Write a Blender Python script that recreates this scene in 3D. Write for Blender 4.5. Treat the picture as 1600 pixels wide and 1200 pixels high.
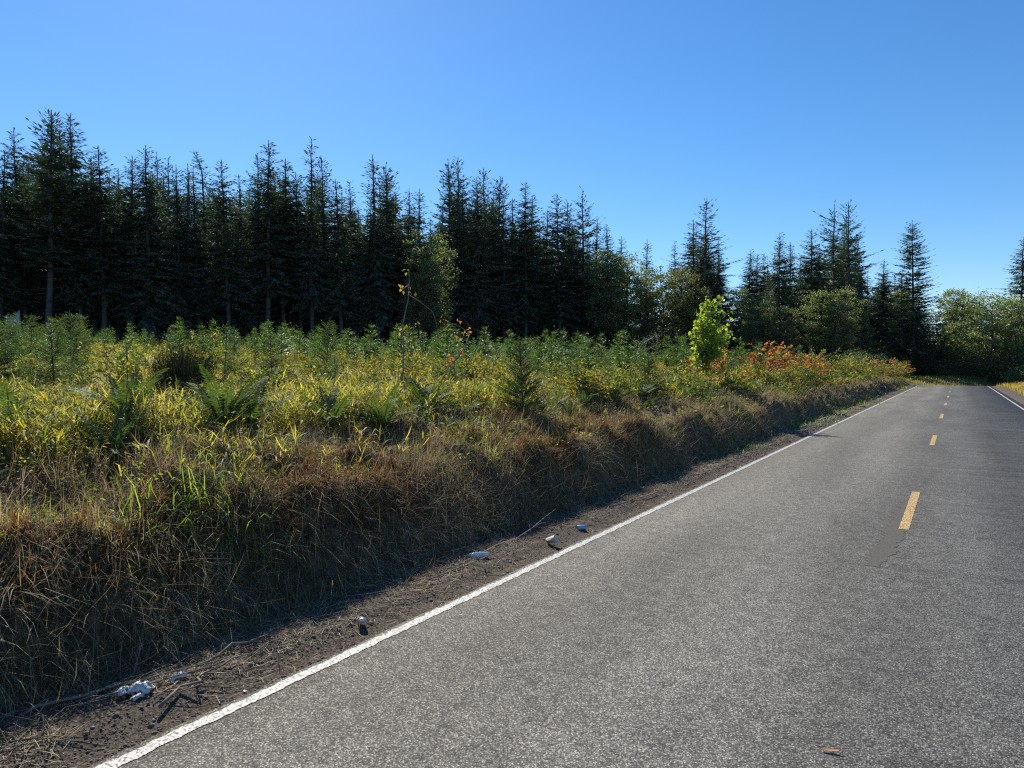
import bpy, math, random
import numpy as np

# ------------------------------------------------------------------ clear
for o in list(bpy.data.objects):
    bpy.data.objects.remove(o, do_unlink=True)
scene = bpy.context.scene
col = scene.collection
rng = np.random.default_rng(11)
random.seed(11)
R = math.radians

# ------------------------------------------------------------------ camera
EYE = 2.1
YAW = R(32.15)
PITCH = R(1.395)
cam_data = bpy.data.cameras.new('camera')
cam_data.sensor_width = 36.0
cam_data.lens = 36.0 * 1109 / 1600
cam_data.clip_start = 0.05
cam_data.clip_end = 6000
cam = bpy.data.objects.new('camera', cam_data)
cam.location = (0, 0, EYE)
cam.rotation_euler = (R(90) - PITCH, 0, YAW)
col.objects.link(cam)
scene.camera = cam

# ------------------------------------------------------------------ sky, sun, exposure
SUN_AZ = R(53)      # to the left of the road axis (+Y)
SUN_EL = R(40)
world = bpy.data.worlds.new('World')
scene.world = world
world.use_nodes = True
wn = world.node_tree
wn.nodes.clear()
w_out = wn.nodes.new('ShaderNodeOutputWorld')
w_bg = wn.nodes.new('ShaderNodeBackground')
w_sky = wn.nodes.new('ShaderNodeTexSky')
w_sky.sky_type = 'NISHITA'
w_sky.sun_disc = False
w_sky.sun_elevation = SUN_EL
w_sky.sun_rotation = -SUN_AZ
w_sky.altitude = 0
w_sky.air_density = 1.0
w_sky.dust_density = 0.1
w_sky.ozone_density = 6.0
w_bg.inputs['Strength'].default_value = 0.1
w_hs = wn.nodes.new('ShaderNodeHueSaturation')          # the deep clear blue of the day, the same all over the sky
w_hs.inputs['Saturation'].default_value = 1.18
wn.links.new(w_sky.outputs[0], w_hs.inputs['Color'])
wn.links.new(w_hs.outputs[0], w_bg.inputs['Color'])
wn.links.new(w_bg.outputs[0], w_out.inputs['Surface'])

sun_data = bpy.data.lights.new('sun', 'SUN')
sun_data.energy = 5.0
sun_data.angle = R(0.5)
sun_data.color = (1.0, 0.93, 0.82)
sun = bpy.data.objects.new('sun', sun_data)
sun.rotation_euler = (R(90) - SUN_EL, 0, R(180) + SUN_AZ)
sun.location = (-40, 30, 60)
col.objects.link(sun)

scene.view_settings.view_transform = 'Standard'
scene.view_settings.look = 'None'
scene.view_settings.exposure = 0.5
scene.view_settings.gamma = 1.0
scene.view_settings.use_curve_mapping = False
scene.cycles.max_bounces = 8
scene.cycles.diffuse_bounces = 3
scene.cycles.glossy_bounces = 2
scene.cycles.transmission_bounces = 4
scene.cycles.caustics_reflective = False
scene.cycles.caustics_refractive = False
scene.cycles.filter_width = 1.2
scene.cycles.use_denoising = False
scene.cycles.use_adaptive_sampling = False

# ------------------------------------------------------------------ small numeric helpers
_s, _c = math.sin(YAW), math.cos(YAW)

def smooth(a):
    a = np.clip(a, 0, 1)
    return a * a * (3 - 2 * a)

def _hash(ix, iy, seed):
    v = (ix * 374761393 + iy * 668265263 + seed * 974711) & 0x7fffffff
    v = ((v ^ (v >> 13)) * 1274126177) & 0x7fffffff
    return ((v ^ (v >> 16)) & 0xffff) / 65535.0

def vnoise(x, y, seed=0):
    x = np.asarray(x, float); y = np.asarray(y, float)
    ix = np.floor(x).astype(np.int64); iy = np.floor(y).astype(np.int64)
    fx = x - ix; fy = y - iy
    fx = fx * fx * (3 - 2 * fx); fy = fy * fy * (3 - 2 * fy)
    a = _hash(ix, iy, seed); b = _hash(ix + 1, iy, seed)
    c = _hash(ix, iy + 1, seed); d = _hash(ix + 1, iy + 1, seed)
    return a + (b - a) * fx + (c - a) * fy + (a - b - c + d) * fx * fy

def fbm(x, y, seed=0, oct=3):
    s = 0; a = 0.5; f = 1.0; t = 0
    for k in range(oct):
        s = s + a * vnoise(np.asarray(x) * f, np.asarray(y) * f, seed + k * 17)
        t += a; a *= 0.5; f *= 2.03
    return s / t

def view_depth(X, Y):
    return -_s * X + _c * Y

def seen(X, Y, margin=220):
    """the ground the camera, or one a step aside, can look at"""
    zf = view_depth(X, Y)
    px = 800 + 1109 * (_c * X + _s * Y) / np.maximum(zf, 0.3)
    return (zf > 1.2) & (px > -margin) & (px < 1600 + margin)

# ------------------------------------------------------------------ ground shape
K_CREST, S_CREST = 0.00113, 88.0
def road_z(s):
    s = np.asarray(s, float)
    a = -K_CREST * (s - S_CREST) ** 2
    z118 = -K_CREST * 30 ** 2
    b = z118 - 0.9 * smooth((s - 118) / 26)
    return np.where(s < S_CREST, 0.0, np.where(s < 118, a, b))

def road_path():
    pts = []
    for s in np.arange(-80, 100.01, 2.0):
        pts.append((0.0, s, 0.0, s))
    RAD, x, y = 45.0, 0.0, 100.0
    for k in range(1, 36):
        th = k * 2.0 / RAD
        pts.append((RAD * (1 - math.cos(th)), 100 + RAD * math.sin(th), th, 100 + k * 2.0))
    x, y, th, s = pts[-1]
    for k in range(1, 40):
        pts.append((x + math.sin(th) * 3 * k, y + math.cos(th) * 3 * k, th, s + 3 * k))
    return np.array(pts)
ROAD = road_path()

def natural(X, Y):
    """bank, clearing and verges, with X the distance across the road"""
    wob = (0.55 * (fbm(Y * 0.33, Y * 0.02 + 3, 5) - 0.5) + 0.55 * (fbm(Y * 1.1, X * 0.8, 6) - 0.5)) * smooth((Y + 4) / 6)
    wob = wob * smooth((-X - 4.75) / 0.8)
    t = -X - 4.76 + wob
    hb = 1.0 - 0.35 * smooth((Y - 60) / 45)
    steep = 0.70 * smooth(t / 0.78) + 0.30 * smooth((t - 0.6) / 2.1)
    bank = 1.2 * steep * hb + 0.3 * smooth((t - 2.4) / 4)
    bank = bank + 0.04 * np.maximum(t - 6, 0) * (1 - 0.75 * smooth((Y - 100) / 60) * smooth((X + 60) / 40))
    on = smooth(t / 0.4)
    lump = (fbm(X * 0.9, Y * 0.9, 21) - 0.5) * 0.32 + (fbm(X * 2.9, Y * 2.9, 31) - 0.5) * 0.46 + (fbm(X * 8, Y * 8, 36, 2) - 0.5) * 0.13
    near = 1 - smooth((t - 3) / 6)
    left = bank + on * lump * (0.35 + 0.75 * near)
    u = X - 3.7
    right = -0.05 * smooth(u / 0.5) + 0.95 * smooth((u - 0.9) / 4.0) + 0.05 * np.maximum(u - 6, 0) + 0.15 * smooth(u) * (fbm(X, Y, 41) - .5)
    z = np.where(X < 0, left, right)
    z = np.where((X > -4.85) & (X < 4.2), np.minimum(z, 0.02), z)
    return z

def height(X, Y):
    X = np.asarray(X, float); Y = np.asarray(Y, float)
    nat = natural(X, Y)
    # the road bed
    wide = smooth((np.abs(X + 0.5) - 3.5) / 0.25)
    z = np.where((X > -4.2) & (X < 3.5), -0.06 + 0.05 * wide, nat + road_z(np.maximum(Y, 0)) * 1.0)
    z = np.where((X > -4.2) & (X < 3.5), z + road_z(np.maximum(Y, 0)), z)
    far = Y > 92
    if np.any(far):
        Xf, Yf = X[far], Y[far]
        P = ROAD[ROAD[:, 1] > 80]
        d2 = (Xf[:, None] - P[None, :, 0]) ** 2 + (Yf[:, None] - P[None, :, 1]) ** 2
        j = np.argmin(d2, axis=1)
        d = np.sqrt(d2[np.arange(len(j)), j])
        zr = road_z(P[j, 3]) - 0.06
        ahead = 0.25 + 0.3 * (fbm(Xf * 0.15, Yf * 0.15, 51) - 0.5)
        lefthi = natural(Xf, Yf)
        base = np.where(Xf < -4.85, lefthi, np.where(Xf < 4.2, ahead, natural(np.maximum(Xf, 4.2), Yf)))
        mix = smooth((Xf + 16) / 12)
        base = np.where(Xf < -4.85, lefthi * (1 - mix * smooth((Yf - 108) / 14)) + ahead * mix * smooth((Yf - 108) / 14), base)
        w = smooth((d - 4.4) / 9.0)
        zz = zr * (1 - w) + base * w
        k = smooth((Yf - 92) / 14)
        z[far] = z[far] * (1 - k) + zz * k
    return z

def H1(x, y):
    return float(height(np.array([x]), np.array([y]))[0])

# ------------------------------------------------------------------ mesh building
def mesh_np(name, V, T, C=None, smooth_shade=False):
    V = np.ascontiguousarray(V, dtype=np.float32); T = np.ascontiguousarray(T, dtype=np.int32)
    me = bpy.data.meshes.new(name)
    me.vertices.add(len(V)); me.vertices.foreach_set('co', V.ravel())
    n = T.shape[0]; k = T.shape[1]
    me.loops.add(n * k); me.loops.foreach_set('vertex_index', T.ravel())
    me.polygons.add(n)
    me.polygons.foreach_set('loop_start', np.arange(0, n * k, k, dtype=np.int32))
    if smooth_shade:
        me.polygons.foreach_set('use_smooth', np.ones(n, dtype=bool))
    me.update(calc_edges=True)
    if C is not None:
        C = np.asarray(C, dtype=np.float32)
        if C.shape[1] == 3:
            C = np.concatenate([C, np.ones((len(C), 1), np.float32)], 1)
        a = me.color_attributes.new('tint', 'FLOAT_COLOR', 'POINT')
        a.data.foreach_set('color', np.ascontiguousarray(C).ravel())
    return me

class Soup:
    def __init__(self): self.V = []; self.T = []; self.C = []; self.n = 0
    def add(self, V, T, C):
        V = np.asarray(V, float).reshape(-1, 3)
        C = np.asarray(C, float)
        if C.ndim == 1: C = np.tile(C, (len(V), 1))
        self.V.append(V); self.T.append(np.asarray(T, int).reshape(-1, 3) + self.n); self.C.append(C); self.n += len(V)
    def mesh(self, name, smooth_shade=False):
        return mesh_np(name, np.concatenate(self.V), np.concatenate(self.T), np.concatenate(self.C), smooth_shade)
    def arrays(self):
        return np.concatenate(self.V), np.concatenate(self.T), np.concatenate(self.C)

def obj(name, me, mat=None, parent=None, **props):
    o = bpy.data.objects.new(name, me)
    if mat is not None and me is not None and len(me.materials) == 0:
        me.materials.append(mat)
    if parent is not None: o.parent = parent
    for k, v in props.items():
        if v is not None: o[k] = v
    col.objects.link(o)
    return o

def thing(name, label, category, loc=(0, 0, 0), rotz=0.0, group=None, scale=None):
    o = bpy.data.objects.new(name, None)
    o.empty_display_size = 0.2
    o.location = loc; o.rotation_euler = (0, 0, rotz)
    if scale is not None: o.scale = scale
    o['label'] = label; o['category'] = category
    if group: o['group'] = group
    col.objects.link(o)
    return o

def copy_tree(o, loc, rotz, scale, label=None, group=None, tilt=(0, 0)):
    r = o.copy(); col.objects.link(r)
    r.location = loc; r.rotation_euler = (tilt[0], tilt[1], rotz); r.scale = scale
    if label: r['label'] = label
    if group: r['group'] = group
    for ch in o.children:
        c = ch.copy(); col.objects.link(c); c.parent = r
    return r

def tube(path, radii, sides=6, cap=True):
    P = np.asarray(path, float); r = np.asarray(radii, float); n = len(P)
    d = np.gradient(P, axis=0); d /= np.linalg.norm(d, axis=1)[:, None] + 1e-9
    ref = np.where(np.abs(d[:, 2:3]) > 0.9, np.array([[1.0, 0, 0]]), np.array([[0, 0, 1.0]]))
    a = np.cross(d, ref); a /= np.linalg.norm(a, axis=1)[:, None] + 1e-9
    b = np.cross(d, a)
    th = np.arange(sides) * 2 * np.pi / sides
    V = P[:, None, :] + r[:, None, None] * (np.cos(th)[None, :, None] * a[:, None, :] + np.sin(th)[None, :, None] * b[:, None, :])
    V = V.reshape(-1, 3); T = []
    for i in range(n - 1):
        for k in range(sides):
            p, q = i * sides + k, i * sides + (k + 1) % sides
            T += [(p, p + sides, q), (q, p + sides, q + sides)]
    if cap:
        V = np.concatenate([V, P[-1:], P[:1]]); e = len(V) - 2; f = len(V) - 1
        for k in range(sides):
            T.append(((n - 1) * sides + k, e, (n - 1) * sides + (k + 1) % sides))
            T.append((k, (k + 1) % sides, f))
    return V, np.array(T)

def unit(v):
    v = np.asarray(v, float)
    return v / (np.linalg.norm(v, axis=-1, keepdims=True) + 1e-9)

def diamonds(P, D, N, L, W, fold=0.12, mid=0.42):
    """one folded leaf of two triangles at each P, along D, facing N"""
    D = unit(D); S = unit(np.cross(D, N)); N = np.cross(S, D)
    L = np.asarray(L, float).reshape(-1, 1) * np.ones((len(P), 1)); W = np.asarray(W, float).reshape(-1, 1) * np.ones((len(P), 1))
    a = P; t = P + D * L
    m1 = P + D * L * mid + S * W * 0.5 + N * W * fold
    m2 = P + D * L * mid - S * W * 0.5 + N * W * fold
    V = np.stack([a, m1, t, m2], 1).reshape(-1, 3)
    i = np.arange(len(P)) * 4
    T = np.stack([np.stack([i, i + 1, i + 2], 1), np.stack([i, i + 2, i + 3], 1)], 1).reshape(-1, 3)
    return V, T

def needles(P, D, N, L, W):
    D = unit(D); S = unit(np.cross(D, N))
    L = np.asarray(L, float).reshape(-1, 1); W = np.asarray(W, float).reshape(-1, 1)
    V = np.stack([P - S * W * .5, P + S * W * .5, P + D * L], 1).reshape(-1, 3)
    T = np.arange(len(P) * 3).reshape(-1, 3)
    return V, T

def blades(P, az, lean, bend, L, W, seg=3, face=None):
    """tapering, bending grass blades; lean from the vertical towards az"""
    n = len(P); P = np.asarray(P, float)
    az = np.asarray(az); lean = np.asarray(lean) * np.ones(n); bend = np.asarray(bend) * np.ones(n)
    L = np.asarray(L) * np.ones(n); W = np.asarray(W) * np.ones(n)
    fa = az + np.pi / 2 + (rng.normal(0, .5, n) if face is None else face)
    S = np.stack([np.cos(fa), np.sin(fa), np.zeros(n)], 1)
    cur = P.copy(); V = []
    for k in range(seg):
        w = W * (0.7 if k == 0 else 1.0) * (1 - 0.35 * max(k - 1, 0) / seg)
        V += [cur - S * w[:, None] / 2, cur + S * w[:, None] / 2]
        th = lean + bend * k / max(seg - 1, 1)
        step = (L / seg)[:, None] * np.stack([np.sin(th) * np.cos(az), np.sin(th) * np.sin(az), np.cos(th)], 1)
        cur = cur + step
    V.append(cur)
    V = np.stack(V, 1).reshape(-1, 3); m = 2 * seg + 1
    i = np.arange(n) * m; T = []
    for k in range(seg - 1):
        T += [np.stack([i + 2 * k, i + 2 * k + 1, i + 2 * k + 2], 1), np.stack([i + 2 * k + 1, i + 2 * k + 3, i + 2 * k + 2], 1)]
    T.append(np.stack([i + 2 * seg - 2, i + 2 * seg - 1, i + 2 * seg], 1))
    return V, np.concatenate(T), m

def pick(colors, weights, n, jitter=0.15):
    c = np.array(colors, float)[rng.choice(len(colors), n, p=np.array(weights, float) / sum(weights))]
    return np.clip(c * rng.normal(1, jitter, (n, 1)), 0, 1)

# ------------------------------------------------------------------ materials
def new_mat(name):
    m = bpy.data.materials.new(name); m.use_nodes = True
    m.node_tree.nodes.clear()
    return m, m.node_tree.nodes, m.node_tree.links

def leaf_mat(name, trans=0.45, trans_tint=(1.5, 1.45, 0.7), gloss=0.06, rough=0.45, vary=0.25, noise_scale=3.0):
    m, N, L = new_mat(name)
    out = N.new('ShaderNodeOutputMaterial')
    at = N.new('ShaderNodeAttribute'); at.attribute_name = 'tint'
    oi = N.new('ShaderNodeObjectInfo')
    tc = N.new('ShaderNodeTexCoord')
    nz = N.new('ShaderNodeTexNoise'); nz.inputs['Scale'].default_value = noise_scale; nz.inputs['Detail'].default_value = 3
    L.new(tc.outputs['Object'], nz.inputs['Vector'])
    mr = N.new('ShaderNodeMapRange'); mr.inputs[1].default_value = 0.3; mr.inputs[2].default_value = 0.7
    mr.inputs[3].default_value = 1 - vary; mr.inputs[4].default_value = 1 + vary
    L.new(nz.outputs['Fac'], mr.inputs['Value'])
    m2 = N.new('ShaderNodeMapRange'); m2.inputs[3].default_value = 0.82; m2.inputs[4].default_value = 1.2
    L.new(oi.outputs['Random'], m2.inputs['Value'])
    mul = N.new('ShaderNodeMath'); mul.operation = 'MULTIPLY'
    L.new(mr.outputs[0], mul.inputs[0]); L.new(m2.outputs[0], mul.inputs[1])
    sc = N.new('ShaderNodeVectorMath'); sc.operation = 'SCALE'
    L.new(at.outputs['Color'], sc.inputs[0]); L.new(mul.outputs[0], sc.inputs['Scale'])
    tt = N.new('ShaderNodeVectorMath'); tt.operation = 'MULTIPLY'; tt.inputs[1].default_value = trans_tint
    L.new(sc.outputs[0], tt.inputs[0])
    d = N.new('ShaderNodeBsdfDiffuse'); t = N.new('ShaderNodeBsdfTranslucent'); g = N.new('ShaderNodeBsdfGlossy')
    g.inputs['Roughness'].default_value = rough; g.inputs['Color'].default_value = (.85, .95, .85, 1)
    L.new(sc.outputs[0], d.inputs['Color']); L.new(tt.outputs[0], t.inputs['Color'])
    x = N.new('ShaderNodeMixShader'); x.inputs[0].default_value = trans
    L.new(d.outputs[0], x.inputs[1]); L.new(t.outputs[0], x.inputs[2])
    y = N.new('ShaderNodeMixShader'); y.inputs[0].default_value = gloss
    L.new(x.outputs[0], y.inputs[1]); L.new(g.outputs[0], y.inputs[2])
    L.new(y.outputs[0], out.inputs['Surface'])
    return m

def plain_mat(name, color, rough=0.8, noise=0.25, scale=8.0, bump=0.0, use_tint=False, metal=0.0, spec=0.4, trans=0.0):
    m, N, L = new_mat(name)
    out = N.new('ShaderNodeOutputMaterial'); p = N.new('ShaderNodeBsdfPrincipled')
    p.inputs['Roughness'].default_value = rough; p.inputs['Metallic'].default_value = metal
    p.inputs['Specular IOR Level'].default_value = spec
    tc = N.new('ShaderNodeTexCoord'); nz = N.new('ShaderNodeTexNoise')
    nz.inputs['Scale'].default_value = scale; nz.inputs['Detail'].default_value = 5
    L.new(tc.outputs['Object'], nz.inputs['Vector'])
    mr = N.new('ShaderNodeMapRange'); mr.inputs[1].default_value = .3; mr.inputs[2].default_value = .7
    mr.inputs[3].default_value = 1 - noise; mr.inputs[4].default_value = 1 + noise
    L.new(nz.outputs['Fac'], mr.inputs['Value'])
    sc = N.new('ShaderNodeVectorMath'); sc.operation = 'SCALE'
    if use_tint:
        at = N.new('ShaderNodeAttribute'); at.attribute_name = 'tint'; L.new(at.outputs['Color'], sc.inputs[0])
    else:
        sc.inputs[0].default_value = color
    L.new(mr.outputs[0], sc.inputs['Scale']); L.new(sc.outputs[0], p.inputs['Base Color'])
    if bump:
        b = N.new('ShaderNodeBump'); b.inputs['Strength'].default_value = bump; b.inputs['Distance'].default_value = 0.02
        L.new(nz.outputs['Fac'], b.inputs['Height']); L.new(b.outputs[0], p.inputs['Normal'])
    if trans:
        t = N.new('ShaderNodeBsdfTranslucent'); L.new(sc.outputs[0], t.inputs['Color'])
        x = N.new('ShaderNodeMixShader'); x.inputs[0].default_value = trans
        L.new(p.outputs[0], x.inputs[1]); L.new(t.outputs[0], x.inputs[2]); L.new(x.outputs[0], out.inputs['Surface'])
    else:
        L.new(p.outputs[0], out.inputs['Surface'])
    return m

M_NEEDLE = leaf_mat('conifer_needles', trans=0.25, trans_tint=(1.5, 1.6, .8), gloss=0.10, rough=.65, noise_scale=.4)
M_BROOM = leaf_mat('broom_twigs', trans=0.15, gloss=0.015, rough=.6, noise_scale=2)
M_SAPLING = leaf_mat('sapling_needles', trans=0.45, trans_tint=(2.1, 2.1, .8), gloss=0.04, noise_scale=2.5)
M_LEAF = leaf_mat('broad_leaves', trans=0.5, trans_tint=(2.0, 1.8, .6), gloss=0.03, rough=.55, noise_scale=1.2)
M_ALDER = leaf_mat('alder_leaves', trans=0.58, trans_tint=(1.6, 1.65, .85), gloss=0.06, rough=.5, noise_scale=.5)
M_GRASS = leaf_mat('grass_blades', trans=0.58, trans_tint=(2.4, 2.15, .7), gloss=0.03, rough=.55, noise_scale=1.0)
M_DRY = leaf_mat('dry_grass_blades', trans=0.28, trans_tint=(1.5, 1.3, .9), gloss=0.02, rough=.6, noise_scale=1.3, vary=.3)
M_FERN = leaf_mat('fern_fronds', trans=0.35, trans_tint=(1.6, 1.6, .6), gloss=0.03, rough=.6)
M_BARK = plain_mat('bark', (.085, .078, .074), rough=.9, noise=.5, scale=2.2, bump=.6)
M_TWIG = plain_mat('twig_bark', (.10, .075, .055), rough=.85, noise=.3, scale=9, bump=.3)
M_DEADWOOD = plain_mat('weathered_wood', (.42, .40, .38), rough=.85, noise=.35, scale=6, bump=.6)
M_STRAW = plain_mat('straw', (.3, .22, .12), rough=.8, use_tint=True, trans=.15)
M_STONE = plain_mat('gravel_stone', (.1, .1, .1), rough=.85, use_tint=True, noise=.3, scale=30)

# ------------------------------------------------------------------ ground sheet
def graded(spec):
    out = []
    for a, b, d in spec:
        out.append(np.arange(a, b, d))
    return np.unique(np.round(np.concatenate(out + [np.array([spec[-1][1]])]), 4))

gx = graded([(-900, -300, 60), (-300, -120, 10), (-120, -40, 3), (-40, -14, 1.0), (-14, -9, .3), (-9, -3.2, .085), (-3.2, 2.6, .8), (2.6, 5, .2), (5, 20, .7), (20, 80, 6), (80, 900, 80)])
gy = graded([(-300, -20, 40), (-20, 0, 2), (0, 1, .25), (1, 16, .1), (16, 40, .25), (40, 100, .7), (100, 170, 1.5), (170, 300, 10), (300, 1200, 90)])
GX, GY = np.meshgrid(gx, gy)
GZ = height(GX.ravel(), GY.ravel())
GV = np.stack([GX.ravel(), GY.ravel(), GZ], 1)
nx, ny = len(gx), len(gy)
ii = (np.arange(ny - 1)[:, None] * nx + np.arange(nx - 1)[None, :]).ravel()
GQ = np.stack([ii, ii + 1, ii + nx + 1, ii + nx], 1)

def ground_mat():
    m, N, L = new_mat('soil_and_gravel')
    out = N.new('ShaderNodeOutputMaterial'); p = N.new('ShaderNodeBsdfPrincipled')
    p.inputs['Roughness'].default_value = .95; p.inputs['Specular IOR Level'].default_value = .2
    tc = N.new('ShaderNodeTexCoord')
    def noise(scale, detail=6, rough=.6):
        n = N.new('ShaderNodeTexNoise'); n.inputs['Scale'].default_value = scale; n.inputs['Detail'].default_value = detail
        n.inputs['Roughness'].default_value = rough
        L.new(tc.outputs['Object'], n.inputs['Vector']); return n
    def ramp(src, stops):
        r = N.new('ShaderNodeValToRGB'); e = r.color_ramp.elements
        e[0].position, e[0].color = stops[0][0], (*stops[0][1], 1)
        e[1].position, e[1].color = stops[-1][0], (*stops[-1][1], 1)
        for s in stops[1:-1]:
            x = e.new(s[0]); x.color = (*s[1], 1)
        L.new(src, r.inputs[0]); return r
    soil = ramp(noise(9).outputs['Fac'], [(.3, (.045, .03, .02)), (.5, (.11, .075, .045)), (.62, (.2, .145, .085)), (.75, (.27, .2, .12))])
    grav = ramp(noise(60, 3).outputs['Fac'], [(.3, (.04, .03, .021)), (.5, (.105, .082, .06)), (.68, (.23, .185, .14))])
    fld = ramp(noise(2.2).outputs['Fac'], [(.3, (.06, .065, .02)), (.5, (.16, .13, .06)), (.7, (.28, .22, .12))])
    sx = N.new('ShaderNodeSeparateXYZ'); L.new(tc.outputs['Object'], sx.inputs[0])
    nb = noise(1.6)
    def mask(a, b):
        ad = N.new('ShaderNodeMath'); ad.operation = 'MULTIPLY_ADD'; ad.inputs[1].default_value = .9
        L.new(nb.outputs['Fac'], ad.inputs[0]); L.new(sx.outputs[0], ad.inputs[2])
        r = N.new('ShaderNodeMapRange'); r.inputs[1].default_value = a + .45; r.inputs[2].default_value = b + .45
        L.new(ad.outputs[0], r.inputs['Value']); return r
    m1 = N.new('ShaderNodeMixRGB'); L.new(mask(-4.8, -4.45).outputs[0], m1.inputs[0])
    L.new(soil.outputs[0], m1.inputs[1]); L.new(grav.outputs[0], m1.inputs[2])
    m2 = N.new('ShaderNodeMixRGB'); L.new(mask(-8.5, -11).outputs[0], m2.inputs[0])
    L.new(m1.outputs[0], m2.inputs[1]); L.new(fld.outputs[0], m2.inputs[2])
    m3 = N.new('ShaderNodeMixRGB'); L.new(mask(4.0, 4.6).outputs[0], m3.inputs[0])
    L.new(m2.outputs[0], m3.inputs[1]); L.new(fld.outputs[0], m3.inputs[2])
    L.new(m3.outputs[0], p.inputs['Base Color'])
    b = N.new('ShaderNodeBump'); b.inputs['Strength'].default_value = 1.0; b.inputs['Distance'].default_value = .035
    L.new(noise(35, 8, .7).outputs['Fac'], b.inputs['Height']); L.new(b.outputs[0], p.inputs['Normal'])
    L.new(p.outputs[0], out.inputs['Surface'])
    return m
g = obj('ground', mesh_np('ground', GV, GQ, smooth_shade=True), ground_mat(), kind='structure')
g['label'] = 'bare brown soil and straw of roadside bank, clearing and gravel shoulder'

# ------------------------------------------------------------------ road
EDGE_L, EDGE_R, CENTRE = -3.75, 2.75, -0.57

def road_point(s, x):
    """x across the road at the distance s along it"""
    i = np.clip(np.searchsorted(ROAD[:, 3], s) - 1, 0, len(ROAD) - 2)
    f = (s - ROAD[i, 3]) / (ROAD[i + 1, 3] - ROAD[i, 3])
    p = ROAD[i] * (1 - f)[:, None] + ROAD[i + 1] * f[:, None]
    th = p[:, 2]
    return np.stack([p[:, 0] + x * np.cos(th), p[:, 1] - x * np.sin(th), road_z(s)], 1)

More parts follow.
